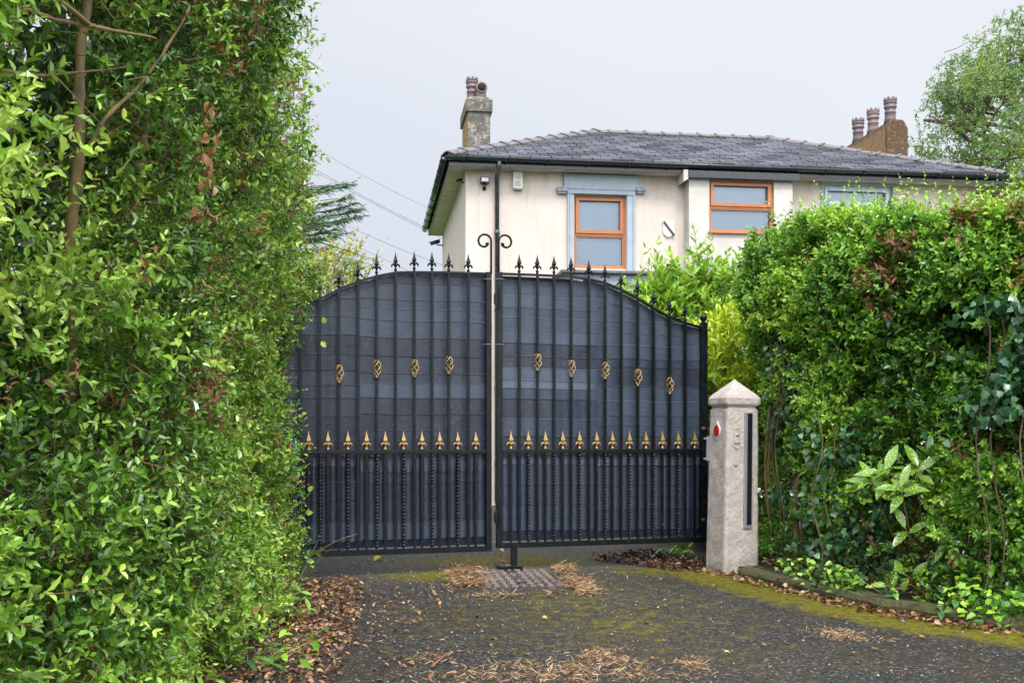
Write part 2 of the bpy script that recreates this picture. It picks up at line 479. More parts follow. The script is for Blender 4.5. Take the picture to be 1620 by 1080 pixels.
def np_mesh(name, V, Q, mat, parent=None, attrs=None, smooth=False, loc=(0, 0, 0)):
    me = bpy.data.meshes.new(name)
    V = np.asarray(V, dtype=np.float32); Q = np.asarray(Q, dtype=np.int32)
    me.vertices.add(len(V)); me.vertices.foreach_set('co', V.ravel())
    k = Q.shape[1]
    me.loops.add(Q.size); me.loops.foreach_set('vertex_index', Q.ravel())
    me.polygons.add(len(Q))
    me.polygons.foreach_set('loop_start', np.arange(0, Q.size, k, dtype=np.int32))
    me.polygons.foreach_set('loop_total', np.full(len(Q), k, dtype=np.int32))
    me.polygons.foreach_set('use_smooth', np.full(len(Q), smooth))
    me.update(calc_edges=True)
    if attrs:
        for an, (dom, arr) in attrs.items():
            a = me.attributes.new(an, 'FLOAT', dom)
            a.data.foreach_set('value', np.asarray(arr, dtype=np.float32))
    me.materials.append(mat)
    o = bpy.data.objects.new(name, me)
    COL.objects.link(o); o.location = loc
    if parent: o.parent = parent
    return o

def nrm(a):
    return a / np.maximum(np.linalg.norm(a, axis=-1, keepdims=True), 1e-9)

# value noise on a hashed lattice
def vnoise(P, seed=0):
    P = np.asarray(P, dtype=np.float64)
    i = np.floor(P).astype(np.int64); f = P - i; f = f * f * (3 - 2 * f)
    def h(a, b, c):
        x = (a * 73856093) ^ (b * 19349663) ^ (c * 83492791) ^ (seed * 2654435761)
        x = (x ^ (x >> 13)) * 1274126177 & 0xffffffff
        x = (x ^ (x >> 16)) & 0xffffff
        return x / float(0xffffff)
    r = 0
    for dx in (0, 1):
        for dy in (0, 1):
            for dz in (0, 1):
                wgt = (f[..., 0] if dx else 1 - f[..., 0]) * (f[..., 1] if dy else 1 - f[..., 1]) * (f[..., 2] if dz else 1 - f[..., 2])
                r = r + wgt * h(i[..., 0] + dx, i[..., 1] + dy, i[..., 2] + dz)
    return r

def fbm(P, seed=0, o=3):
    r = 0; a = .5; P = np.asarray(P, float)
    for k in range(o):
        r = r + a * vnoise(P * 2 ** k, seed + k); a *= .5
    return r / (1 - .5 ** o)

# leaves: vectorised, each one folded along its midrib
FINE = [(0, .0), (.18, .30), (.42, .5), (.68, .42), (.88, .18), (1, .0)]
HEX = [(0, 0), (.3, .5), (.7, .42), (1, 0)]
IVY = [(0, .12), (.12, .52), (.38, .34), (.55, .42), (.8, .14), (1, 0)]
def leaf_geo(P, D, Nn, L, W, prof=HEX, fold=.22, droop=.18):
    D = nrm(D); Sd = nrm(np.cross(D, Nn)); Nn = np.cross(Sd, D)
    L = L[:, None]; W = W[:, None]
    rows = []
    for t, wd in prof:
        c = P + D * L * t - Nn * L * droop * t * t
        if t in (0, 1) and wd == 0: rows.append([c])
        else: rows.append([c + Sd * W * wd + Nn * W * wd * fold * 2, c, c - Sd * W * wd + Nn * W * wd * fold * 2])
    if len(prof) == 4:                      # light version: 6 verts, 2 quads
        vs = [rows[0][0], rows[1][0], rows[2][0], rows[3][0], rows[2][2], rows[1][2]]
        q = [(0, 1, 2, 3), (0, 3, 4, 5)]
    else:
        vs = []; idx = []
        for r in rows:
            idx.append([len(vs) + k for k in range(len(r))]); vs += r
        q = []
        for i in range(len(rows) - 1):
            a, b = idx[i], idx[i + 1]
            if len(a) == 1: a = a * 3
            if len(b) == 1: b = b * 3
            q.append((a[0], b[0], b[1], a[1])); q.append((a[1], b[1], b[2], a[2]))
    V = np.stack(vs, 1); n, k, _ = V.shape
    Q = (np.array(q)[None] + (np.arange(n) * k)[:, None, None]).reshape(-1, 4)
    return V.reshape(-1, 3), Q, k

def fix_quads(Q):      # degenerate quads (tips) are kept as quads with a repeated index removed by shifting
    return Q

def leaves_obj(name, P, D, Nn, L, W, R, mat, parent=None, prof=HEX, fold=.22, droop=.18):
    P = np.asarray(P, float)
    n = len(P)
    V, Q, k = leaf_geo(P, D, Nn, L, W, prof, fold, droop)
    if prof is not HEX:
        # split to triangles so no polygon repeats a vertex
        T = np.concatenate([Q[:, [0, 1, 2]], Q[:, [0, 2, 3]]])
        ok = (T[:, 0] != T[:, 1]) & (T[:, 1] != T[:, 2]) & (T[:, 0] != T[:, 2])
        Q = T[ok]
    return np_mesh(name, V, Q, mat, parent, {'rnd': ('POINT', np.repeat(np.clip(R, 0, 1), k))}, smooth=prof is not HEX)

def sprigs(P, D, length, npair, leafL, aspect=.48, spread=.9, up=.5, whorl=False, sprigR=None, jit=.35):
    """opposite leaves up a shoot; returns leaf arrays"""
    n = len(P); D = nrm(D)
    rnd = rng.normal(size=(n, 3)); A = nrm(np.cross(D, rnd)); B = np.cross(D, A)
    oP = []; oD = []; oN = []; oL = []; oR = []
    R0 = rng.random(n) if sprigR is None else sprigR
    bend = rng.normal(size=(n, 3)) * .15 + np.array([0, 0, .12])
    for k in range(npair):
        t = (k + .6) / npair
        base = P + D * (length * t)[:, None] + bend * (length * t * t)[:, None]
        ax, bx = (A, B) if k % 2 == 0 else (B, A)
        taper = .65 + .5 * sin(pi * min(t * 1.1, 1))
        for sgn in (-1, 1):
            d = ax * sgn * spread + D * (.45 + .5 * t) + rng.normal(size=(n, 3)) * jit
            d = nrm(d)
            nn = D * .6 + np.array([0, 0, up]) + rng.normal(size=(n, 3)) * .35
            oP.append(base); oD.append(d); oN.append(nn)
            oL.append(leafL * taper * rng.uniform(.7, 1.2, n))
            oR.append(np.clip(R0 * .75 + .25 * t + rng.normal(size=n) * .09, 0, 1))
    if whorl is not None:
        oP.append(P + D * length[:, None] + bend * length[:, None]); oD.append(D + rng.normal(size=(n, 3)) * .3); oN.append(A)
        oL.append(leafL * .6); oR.append(np.clip(R0 * .7 + .35, 0, 1))
    P_, D_, N_, L_, R_ = map(np.concatenate, (oP, oD, oN, oL, oR))
    return P_, D_, N_, L_, L_ * aspect * rng.uniform(.85, 1.15, len(L_)), R_

def twig_geo(P0, P1, r):
    """three-sided tapering sticks"""
    n = len(P0); d = nrm(P1 - P0); a = nrm(np.cross(d, rng.normal(size=(n, 3)))); b = np.cross(d, a)
    r = np.broadcast_to(r, (n,))[:, None]; V = []
    for (p, q) in ((P0, 1.0), (P1, .4)):
        for k in range(3):
            V.append(p + (a * cos(2.094 * k) + b * sin(2.094 * k)) * r * q)
    V = np.stack(V, 1).reshape(-1, 3)
    q = np.array([(0, 1, 4, 3), (1, 2, 5, 4), (2, 0, 3, 5)])
    Q = (q[None] + (np.arange(n) * 6)[:, None, None]).reshape(-1, 4)
    return V, Q

# pixel -> world on a vertical line at depth Y; ground points
def at(px, py, Y): return Vector(((px - 810) / F * Y, Y, CH + (HZ - py) / F * Y))
def gnd(px, py):
    Y = F * CH / (py - HZ)
    return Vector(((px - 810) / F * Y, Y, 0))

# ================================================================== GROUND
GA = radians(17.0)
G0 = Vector((-.1456, 8.2, 0)); GX = Vector((cos(GA), sin(GA), 0)); GN = Vector((-sin(GA), cos(GA), 0))
KERB = [(1.62, 8.0), (1.80, 7.5), (2.11, 6.46), (2.50, 5.80), (3.05, 5.2), (4.2, 4.4), (7.5, 3.2)]
def seg_dist(X, Y, pl):
    d = np.full(X.shape, 1e9)
    for (x0, y0), (x1, y1) in zip(pl[:-1], pl[1:]):
        t = np.clip(((X - x0) * (x1 - x0) + (Y - y0) * (y1 - y0)) / ((x1 - x0) ** 2 + (y1 - y0) ** 2), 0, 1)
        d = np.minimum(d, np.hypot(X - x0 - t * (x1 - x0), Y - y0 - t * (y1 - y0)))
    return d

def build_ground():
    o = MB().add([(-400, -60, -.012), (400, -60, -.012), (400, 900, -.012), (-400, 900, -.012)], [(0, 1, 2, 3)]).build('ground', M['lawn'])
    o['kind'] = 'structure'
    xs = np.concatenate([np.linspace(-6, -2.2, 12), np.linspace(-2.1, 4.2, 170), np.linspace(4.4, 9, 14)])
    ys = np.concatenate([np.linspace(-6, 3.6, 20), np.linspace(3.7, 10.5, 230), np.linspace(10.8, 17, 14)])
    X, Y = np.meshgrid(xs, ys)
    Z = (fbm(np.stack([X * 1.1, Y * 1.1, X * 0], -1), 3, 3) - .5) * .03 + (fbm(np.stack([X * 8, Y * 8, X * 0], -1), 9, 2) - .5) * .008
    V = np.stack([X, Y, Z], -1).reshape(-1, 3)
    ny, nx = X.shape
    i = np.arange(ny - 1)[:, None] * nx + np.arange(nx - 1)[None]
    Q = np.stack([i, i + 1, i + nx + 1, i + nx], -1).reshape(-1, 4)
    x, y = V[:, 0], V[:, 1]
    def blob(cx, cy, rx, ry, a=0):
        dx, dy = x - cx, y - cy
        u = dx * cos(a) + dy * sin(a); v = -dx * sin(a) + dy * cos(a)
        return np.exp(-((u / rx) ** 2 + (v / ry) ** 2))
    k = seg_dist(x, y, KERB)
    moss = .95 * np.clip(1.45 - k / .42, 0, 1)
    moss = np.maximum(moss, .85 * blob(-.35, 8.0, .75, .35, GA))
    moss = np.maximum(moss, .62 * blob(-.1, 8.9, 1.1, .5))
    moss = np.maximum(moss, .40 * blob(.3, 6.7, .75, .55))
    moss = np.maximum(moss, .42 * blob(.65, 5.9, .5, .9, -.3))
    moss = np.maximum(moss, .55 * blob(1.2, 8.2, .7, .5))
    moss = np.maximum(moss, .45 * blob(-1.2, 7.4, .3, .5))
    moss = np.maximum(moss, .14 + .20 * blob(.5, 6.4, 1.2, 2.0))
    grit = np.clip(1.1 * blob(-.85, 7.7, .6, .55), 0, 1)
    grit = np.maximum(grit, .8 * blob(.55, 8.3, .7, .55)); grit = np.maximum(grit, .5 * blob(.2, 7.0, 1.3, .5))
    d = np_mesh('driveway', V, Q, M['asphalt'], None, {'moss': ('POINT', moss), 'grit': ('POINT', grit)}, smooth=True)
    d['kind'] = 'structure'
    # raised earth bed behind the kerb and under the hedge
    kk = [Vector((a, b, 0)) for a, b in KERB]
    bed = MB()
    inner = [(p[0] + .06, p[1] + .10) for p in KERB]
    n = len(inner)
    vs = [(a, b, .055) for a, b in inner] + [(a + 3.5, b + 3.0, .06) for a, b in inner]
    bed.add(vs, [(i, i + 1, i + 1 + n, i + n) for i in range(n - 1)])
    bed.add([(1.68, 8.1, .055), (5.1, 11.0, .06), (4.5, 13, .06), (1.75, 10.5, .055)], [(0, 1, 2, 3)])
    bo = bed.build('planting_bed', M['soil']); bo['kind'] = 'structure'
    # soil under the left hedge
    sl = MB().add([(-1.35, .5, .03), (-1.12, 4.3, .035), (-1.36, 7.2, .03), (-1.65, 8.0, .03), (-1.9, 12, .03), (-5, 12, .05), (-5, .5, .05)],
                  [(6, 0, 1, 2, 3, 4, 5)]).build('hedge_bank', M['soil'])
    sl['kind'] = 'structure'
build_ground()

def build_kerb():
    # separate kerb stones laid end to end
    pts = [Vector((a, b, 0)) for a, b in KERB]
    segs = []; L = 0
    for a, b in zip(pts[:-1], pts[1:]): segs.append((a, b, (b - a).length))
    tot = sum(s[2] for s in segs)
    def P(t):
        for a, b, l in segs:
            if t <= l: return a + (b - a) * (t / l), (b - a).normalized()
            t -= l
        return segs[-1][1], (segs[-1][1] - segs[-1][0]).normalized()
    t = .12; k = 0
    words = ['kerb stone nearest the concrete gate post', 'second mossy kerb stone along from the gate post',
             'third kerb stone, below the lower part of the hedge', 'mossy kerb stone under the hedge near the right edge of the photo']
    while t < tot - .3:
        l = min(.82, tot - t)
        a, d = P(t + .006); b, _ = P(t + l - .006)
        d = (b - a).normalized(); nn = Vector((d.y, -d.x, 0))
        if nn.x < 0: nn = -nn
        m = MB(); K = 14
        prof = [(0, -.03), (-.004, .035), (.014, .060), (.03, .068), (.10, .068), (.12, .06), (.125, -.03)]
        vs = []
        for i in range(K + 1):
            p = a + (b - a) * (i / K)
            for j, (u, z) in enumerate(prof):
                w = (vnoise(np.array([[p.x * 9 + j, p.y * 9, z * 30]]), 5)[0] - .5) * .018
                vs.append(p + nn * (u + w) + Vector((0, 0, z + w * .7)))
        q = len(prof)
        fs = [(i * q + j, i * q + j + 1, i * q + q + j + 1, i * q + q + j) for i in range(K) for j in range(q - 1)]
        fs += [tuple(range(q)), tuple(range(K * q + q - 1, K * q - 1, -1))]
        m.add(vs, fs, False)
        o = m.build('kerb_stone', M['kerb'])
        tag(o, words[min(k, 3)] if k < 4 else 'kerb stone beyond the right edge of the photo', 'kerb stone', 'kerb stones along the planting bed')
        t += l; k += 1
        if k >= 5: break
build_kerb()
# ================================================================== GATE
def s_of(px):
    p = (px - 810) / F
    return (.1456 + p * 8.2) / (cos(GA) - sin(GA) * p)
def z_of(py, s): return CH + (HZ - py) / F * (8.2 + sin(GA) * s)
_tl = [(s_of(x), z_of(y, s_of(x))) for x, y in
       [(795, 431.5), (849, 433.5), (902, 436), (931, 440), (957, 446), (982, 456.5), (1008, 470), (1034, 486), (1059, 500), (1083, 509), (1107, 516), (1113, 517)]]
_ll = [(s_of(x), z_of(y, s_of(x))) for x, y in [(509, 470), (538, 455), (568, 443), (597, 435), (627, 429.5), (656, 429), (700, 429.5), (775, 431.5)]]
_ll = [(-1.80, 1.93), (-1.72, 1.945), (-1.58, 1.985), (-1.46, 2.035)] + _ll[0:]
def top_z(s):
    t = _tl if s > 0 else _ll
    return float(np.interp(s, [a for a, _ in t], [b for _, b in t]))
ZM = 1.033 - .022 / 1690 * 0 - .105     # middle rail height, about 0.93
ZM = z_of(712, 0)
def bot_z(s): return .205 if s > 0 else .185 + .0 * s

def gate_root(name, s0, label):
    p = G0 + GX * s0
    return empty(name, (p.x, p.y, 0), GA, label, 'gate', 'pair of driveway gate leaves')

def finial(h=.14):
    m = MB()
    k = h / .14
    m.lathe([(.0075 * k, 0), (.0125 * k, .006 * k), (.0125 * k, .014 * k), (.007 * k, .02 * k), (.006 * k, .03 * k), (.008 * k, .034 * k)], n=8)
    # four-sided spear head
    m.lathe([(.006 * k, .045 * k), (.010 * k, .055 * k), (.021 * k, .068 * k), (.022 * k, .074 * k), (.012 * k, .098 * k), (.005 * k, .122 * k), (.0012 * k, .142 * k)], n=4, smooth=False,
            M4=Matrix.Diagonal((1, .75, 1, 1)))
    m.lathe([(.009 * k, .036 * k), (.015 * k, .044 * k), (.009 * k, .052 * k)], n=8)
    for a in (0, pi):                      # curled side leaves
        c, s_ = cos(a), sin(a)
        pts = [(c * r * k, s_ * r * k, z * k) for r, z in ((.003, .030), (.008, .046), (.017, .052), (.026, .045), (.030, .034), (.027, .028))]
        m.tube(pts, [.0045 * k, .0075 * k, .0085 * k, .0075 * k, .006 * k, .003 * k], n=6)
    for a in (pi / 2, -pi / 2):
        c, s_ = cos(a), sin(a)
        pts = [(c * r * k, s_ * r * k, z * k) for r, z in ((.003, .032), (.010, .046), (.018, .044), (.020, .036))]
        m.tube(pts, [.004 * k, .006 * k, .006 * k, .003 * k], n=5)
    return m

def basket():
    m = MB(); h = .125
    for j in range(4):
        pts = []; 
        for i in range(17):
            t = i / 16; r = .006 + .027 * sin(pi * t) ** .8; a = 2 * pi * j / 4 + t * pi * 1.15
            pts.append((r * cos(a), r * sin(a), h * t))
        m.tube(pts, .0037, n=6)
    m.lathe([(.008, -.022), (.0105, -.02), (.010, -.004), (.006, .008)], n=8)
    m.lathe([(.006, h - .008), (.0105, h), (.010, h + .008), (.007, h + .012)], n=8)
    return m

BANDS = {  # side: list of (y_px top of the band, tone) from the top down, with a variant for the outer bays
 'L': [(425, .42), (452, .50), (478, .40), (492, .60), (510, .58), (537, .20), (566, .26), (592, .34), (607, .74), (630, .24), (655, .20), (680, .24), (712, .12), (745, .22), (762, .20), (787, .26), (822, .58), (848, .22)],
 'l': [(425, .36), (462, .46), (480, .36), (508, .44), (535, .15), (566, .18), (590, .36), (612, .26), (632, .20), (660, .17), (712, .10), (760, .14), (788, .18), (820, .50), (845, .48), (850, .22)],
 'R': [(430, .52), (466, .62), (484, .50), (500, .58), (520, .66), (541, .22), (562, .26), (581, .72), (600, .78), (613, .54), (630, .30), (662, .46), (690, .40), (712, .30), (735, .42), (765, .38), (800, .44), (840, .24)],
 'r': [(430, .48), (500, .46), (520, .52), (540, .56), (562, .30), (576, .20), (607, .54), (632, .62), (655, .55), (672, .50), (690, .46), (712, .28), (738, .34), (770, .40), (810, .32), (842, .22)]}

def make_sheet(side, s0, s1, root_s, root, bars_lower):
    xs = []
    n = int(round((s1 - s0) / .012))
    xs = np.linspace(s0, s1, n + 1)
    V = []; Q = []; T = []
    lows = np.array(sorted(bars_lower))
    def bulge(s):
        i = np.searchsorted(lows, s)
        if i == 0 or i == len(lows): return 0.0
        a, b = lows[i - 1], lows[i]
        t = (s - a) / (b - a)
        return sin(pi * t) ** .7
    def ybase(s, z, jt):
        y = .034
        if z < ZM - .01:
            f = min(1, (ZM - .01 - z) / .03) * min(1, max(0, (z - .225) / .04) + .15)
            y -= .026 * bulge(s) * f
        else:
            y -= .003 * sin(s * 40) + .010 * (vnoise(np.array([[s * 6, z * 5, 1.7]]), 2)[0] - .5)
        return y + jt
    band = rng.normal(size=64) * .0025
    last = []
    for ci in range(n):
        sa, sb_ = xs[ci], xs[ci + 1]; sm = (sa + sb_) / 2
        frac = abs(sm) / 1.8
        key0 = .52 if side == 'R' else .60
        wob = .003 * sin(sm * 7 + (3 if side == 'L' else 0))
        zt = min(top_z(sa), top_z(sb_)) - .012; zb = bot_z(sm) + .02
        if side == 'R' and sm < .75: zt -= .012
        inner_side = frac < key0 + .10 * (vnoise(np.array([[3.3, 1.1, 0]]), 5)[0] - .5)
        B = BANDS[side if inner_side else side.lower()]
        lv = [max(min(z_of(y, 0) + wob, zt), zb) for y, _ in B] + [zb]
        lv[0] = zt
        colj = .035 * (vnoise(np.array([[sm * 2.2, 3.1, 0]]), 8)[0] - .5) * 2
        for bi in range(len(B)):
            za, zc = lv[bi], lv[bi + 1]
            if za - zc < .002: continue
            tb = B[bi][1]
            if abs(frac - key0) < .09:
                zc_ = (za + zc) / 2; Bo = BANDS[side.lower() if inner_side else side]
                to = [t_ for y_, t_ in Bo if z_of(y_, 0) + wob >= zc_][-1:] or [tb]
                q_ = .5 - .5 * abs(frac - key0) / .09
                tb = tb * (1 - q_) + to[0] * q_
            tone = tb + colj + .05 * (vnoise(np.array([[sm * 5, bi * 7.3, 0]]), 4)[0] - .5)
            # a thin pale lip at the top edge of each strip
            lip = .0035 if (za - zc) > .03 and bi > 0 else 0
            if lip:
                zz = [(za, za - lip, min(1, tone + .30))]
            else: zz = []
            steps = max(1, int((za - zc) / .09))
            zs = np.linspace(za - lip, zc, steps + 1)
            zz += [(zs[i], zs[i + 1], tone) for i in range(steps)]
            for z0, z1, tn in zz:
                b = len(V)
                tilt = band[bi]
                V += [(sa, ybase(sa, z1, -.004 + tilt), z1), (sb_, ybase(sb_, z1, -.004 + tilt), z1), (sb_, ybase(sb_, z0, tilt), z0), (sa, ybase(sa, z0, tilt), z0)]
                Q.append((b, b + 1, b + 2, b + 3)); T.append(tn)
    V = np.array(V); V[:, 0] -= root_s
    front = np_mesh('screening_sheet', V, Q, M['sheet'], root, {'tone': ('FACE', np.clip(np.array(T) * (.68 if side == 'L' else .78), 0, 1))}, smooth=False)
    sol = front.modifiers.new('thick', 'SOLIDIFY'); sol.thickness = .003; sol.offset = -1
    return front

def make_leaf(side):
    sg = 1 if side == 'R' else -1
    s_mid = .9 * sg
    root = gate_root('gate_leaf', s_mid, 'right black iron gate leaf, hinged beside the concrete post, with five gold basket twists' if side == 'R'
                     else 'left black iron gate leaf running into the tall hedge, with four gold basket twists')
    off = (-s_mid, 0, 0)
    I = M['iron']
    if side == 'R':
        inner, outer = s_of(789.5), s_of(1113)
        up = [s_of(x) for x in (821, 849.5, 876, 903, 931, 956.5, 982, 1008, 1033, 1058.5, 1083)]
        mids = [s_of(x) for x in (807.6, 835, 862, 889.5, 916, 943, 968, 995, 1021, 1047, 1072, 1098)]
        tips = [402, 403, 404, 406, 411, 417.5, 429, 441, 457.5, 470, 479]
        bask = {1: 587, 3: 597, 5: 600, 7: 611, 9: 624}
        twist = [('m', 1), ('u', 2), ('m', 4), ('u', 5), ('m', 7), ('u', 8), ('m', 10)]
        gold_tip = 681
    else:
        inner, outer = s_of(772.5), -1.79
        up = [s_of(x) for x in (740.5, 709.5, 683, 655, 625.5, 595.5, 566, 536, 506)]
        d = up[-2] - up[-1]
        up += [up[-1] - d, up[-1] - 2 * d]
        mids = [s_of(x) for x in (752, 723.5, 695, 667, 638, 609, 579.5, 550, 518.5, 488)]
        mids += [mids[-1] - d, mids[-1] - 2 * d]
        tips = [401, 400, 398, 397, 399, 403, 414, 425, 441]
        bask = {1: 592, 3: 597, 5: 598, 7: 606}
        twist = [('m', 1), ('u', 2), ('m', 4), ('u', 5), ('m', 7), ('u', 8)]
        gold_tip = 682
    def bars_at(kind, i): return (kind, i) in twist
    zb = bot_z(sg)
    # frame
    MB().box((inner - .0225, -.022, zb - .03), (inner + .0225, .022, top_z(inner) + .004)).build('stile', I, root, off=off, bevel=.003)
    zt = top_z(outer) + (.035 if side == 'R' else .01)
    MB().box((outer - .026, -.026, zb - .04), (outer + .026, .026, zt)).build('stile', I, root, off=off, bevel=.003)
    if True:
        MB().lathe([(.012, 0), (.02, .006), (.014, .012), (.026, .022), (.031, .038), (.026, .054), (.012, .064), (.002, .066)], (outer, 0, zt), n=16).build('ball_finial', I, root, off=off)
    a, b = sorted((inner, outer)); a += .024; b -= .024
    # curved top rail: flat bar bent to the curve
    m = MB(); K = 60; vs = []
    for i in range(K + 1):
        s = a + (b - a) * i / K; z = top_z(s)
        for y, dz in ((-.018, -.016), (.018, -.016), (.018, .0), (-.018, .0)): vs.append((s, y, z + dz))
    fs = [(i * 4 + j, i * 4 + (j + 1) % 4, i * 4 + 4 + (j + 1) % 4, i * 4 + 4 + j) for i in range(K) for j in range(4)]
    fs += [(3, 2, 1, 0), (K * 4, K * 4 + 1, K * 4 + 2, K * 4 + 3)]
    m.add(vs, fs); m.build('top_rail', I, root, off=off)
    if side == 'R':      # second rail just below, at the straight part, with a slit between
        MB().box((a, -.012, top_z(.3) - .036), (s_of(905), .012, top_z(.3) - .026)).build('inner_rail', I, root, off=off)
    MB().box((a, -.022, ZM - .022), (b, .0, ZM + .004)).build('middle_rail', I, root, off=off, bevel=.002)
    # bottom angle iron: a ledge and an upstand
    m = MB().box((a, -.026, zb - .03), (b, -.020, zb + .012)).box((a, -.019, zb + .006), (b, .03, zb + .012))
    m.build('bottom_rail', I, root, off=off)
    # bars
    fin_me = None; gold_me = None; bas_me = None
    allx = []
    for i, s in enumerate(up):
        z1 = top_z(s) - .014
        tw = bars_at('u', i)
        seg = MB()
        z0 = ZM + .004
        if i in bask:
            zc = z_of(bask[i] - 3, s)
            seg.box((s - .0095, -.0225, z0), (s + .0095, -.0035, zc - .012)).box((s - .0095, -.0225, zc + .135), (s + .0095, -.0035, z1))
            seg.lathe([(.013, 0), (.0145, .01), (.012, .016)], (s, -.013, zc + .125), n=8)
            seg.lathe([(.013, 0), (.0145, .01), (.012, .016)], (s, -.013, zc - .026), n=8)
            if bas_me is None:
                bas_me = basket().build('basket_twist', M['gold'], root, loc=(s - s_mid, -.013, zc)); 
            else:
                copy_part(bas_me, root, (s - s_mid, -.013, zc)).rotation_euler = (0, 0, i * .4)
        else:
            seg.box((s - .0095, -.0225, z0), (s + .0095, -.0035, z1))
        if rng.random() < .35:
            zq = rng.uniform(z0 + .2, z1 - .2)
            seg.box((s - .0115, -.0245, zq), (s + .0115, -.0015, zq + .012))
        seg.build('bar', I, root, off=off)
        if i < len(tips):
            zf = z_of(tips[i], s); h = zf - top_z(s)
            zl = zf - .142
        else: zl = top_z(s) + .004
        if fin_me is None: fin_me = finial().build('spear_finial', I, root, loc=(s - s_mid, -.006, zl))
        else: fin = copy_part(fin_me, root, (s - s_mid, -.006, zl))
        if zl > top_z(s) + .002:
            MB().box((s - .0075, -.013, top_z(s) - .002), (s + .0075, .002, zl + .004)).build('finial_stub', I, root, off=off)
    low = [('u', i, s) for i, s in enumerate(up)] + [('m', i, s) for i, s in enumerate(mids)]
    for kind, i, s in low:
        zt_, zb_ = ZM - .023, zb + .013
        if (kind, i) in twist:
            n = 120
            pts = [(s, -.011, zb_ + (zt_ - zb_) * k / n) for k in range(n + 1)]
            # square section turned steadily
            vs = []; 
            for k in range(n + 1):
                z = zb_ + (zt_ - zb_) * k / n
                t = min(1, min(k, n - k) / 10)
                ang = pi / 4 + k * .36
                for q in range(4):
                    aa = ang + q * pi / 2
                    vs.append((s + .0112 * cos(aa), -.012 + .0112 * sin(aa), z))
            fs = [(k * 4 + q, k * 4 + (q + 1) % 4, k * 4 + 4 + (q + 1) % 4, k * 4 + 4 + q) for k in range(n) for q in range(4)]
            MB().add(vs, fs).build('twisted_bar', I, root, off=off)
        else:
            MB().box((s - .0085, -.020, zb_), (s + .0085, -.003, zt_)).build('lower_bar', I, root, off=off)
    for s in mids:
        zl = ZM + .004
        if gold_me is None:
            gold_me = finial(z_of(gold_tip, .2) - ZM - .004).build('gold_spear', M['gold'], root, loc=(s - s_mid, -.011, zl))
        else: copy_part(gold_me, root, (s - s_mid, -.011, zl))
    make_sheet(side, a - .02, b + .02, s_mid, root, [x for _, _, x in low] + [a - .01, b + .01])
    # scroll rising from the meeting stile
    px0, c0, hy = (777, -1, 380) if side == 'L' else (789, 1, 380)
    s = s_of(px0)
    zt = top_z(s) - .01
    ztop = z_of(381, s)
    pts = [(s, 0, zt), (s, 0, zt + .08), (s, 0, ztop)]
    R = .058
    for i in range(1, 30):
        t = i / 29; ang = t * pi * 2.05; r = R * (1 - .55 * t)
        cx = s + c0 * (R + (.0) * t); cz = ztop - .018 * t
        pts.append((cx - c0 * r * cos(ang), 0, cz + r * sin(ang)))
    n = len(pts)
    MB().tube(pts, [.0085] * (n - 8) + [.009, .0095, .010, .011, .0125, .014, .014, .009], n=10).build('scroll', I, root, off=off)
    # tie wires round the stile and sheet
    for py in (442, 545):
        z = z_of(py, inner)
        x0, x1 = (inner - .05, inner + .04)
        MB().tube([(x0, -.024, z), (x0 + .03, -.027, z + .001), (x1 - .01, -.027, z), (x1, -.024, z - .001)], .0012, n=5).build('tie_wire', M['alu'], root, off=off)
    if side == 'R':
        # curved latch plate with two edges
        for py0, py1 in ((455, 490), (800, 833)):
            z1, z0 = z_of(py0, .02), z_of(py1, .02)
            h = z1 - z0; m = MB()
            poly = [(inner - .012, z1), (inner - .040, z1 - .22 * h), (inner - .050, z1 - .35 * h), (inner - .050, z0 + .3 * h), (inner - .034, z0 + .1 * h), (inner - .012, z0), (inner - .008, z0 + .05 * h), (inner - .008, z1 - .05 * h)]
            m.prism(poly, -.036, -.024)
            m.box((inner - .014, -.05, z0 + .04 * h), (inner - .006, -.037, z1 - .04 * h))
            m.lathe([(.006, 0), (.006, .004)], (inner - .028, -.04, z0 + h * .25), n=8, axis='y').lathe([(.006, 0), (.006, .004)], (inner - .028, -.04, z1 - h * .25), n=8, axis='y')
            m.build('latch_plate', I, root, off=off, bevel=.001)
        # drop bolt
        sb_ = s_of(813)
        m = MB().box((sb_ - .022, -.02, .045), (sb_ + .022, .02, bot_z(1) - .03)).box((sb_ - .004, -.024, .08), (sb_ + .006, -.02, .10))
        m.build('drop_bolt', I, root, off=off, bevel=.003)
        # hinge pins
        for py in (678, 822):
            z = z_of(py, outer)
            MB().tube([(outer + .026, 0, z), (outer + .11, .0, z)], .012, n=10).lathe([(.02, 0), (.02, .02)], (outer - .018, -.045, z), n=8, axis='y').build('hinge_pin', simple_rust, root, off=off)
    # two fixing screws in a plate on the lower rail
    sp = s_of(594 if side == 'L' else 961)
    m = MB().box((sp - .05, .002, ZM - .05), (sp + .05, .006, ZM - .025))
    m.build('fixing_plate', I, root, off=off)
    for q in (-.025, .025): MB().lathe([(.006, -.003), (.007, 0), (.006, .003)], (sp + q, .0, ZM - .037), n=8, axis='y').build('screw', M['alu'], root, off=off)
    # a few paint-chipped rust spots on bars
    return root
simple_rust = simple('rusty_iron', (.10, .045, .03), (.03, .02, .018), .7, 60)
gate_r = make_leaf('R')
gate_l = make_leaf('L')

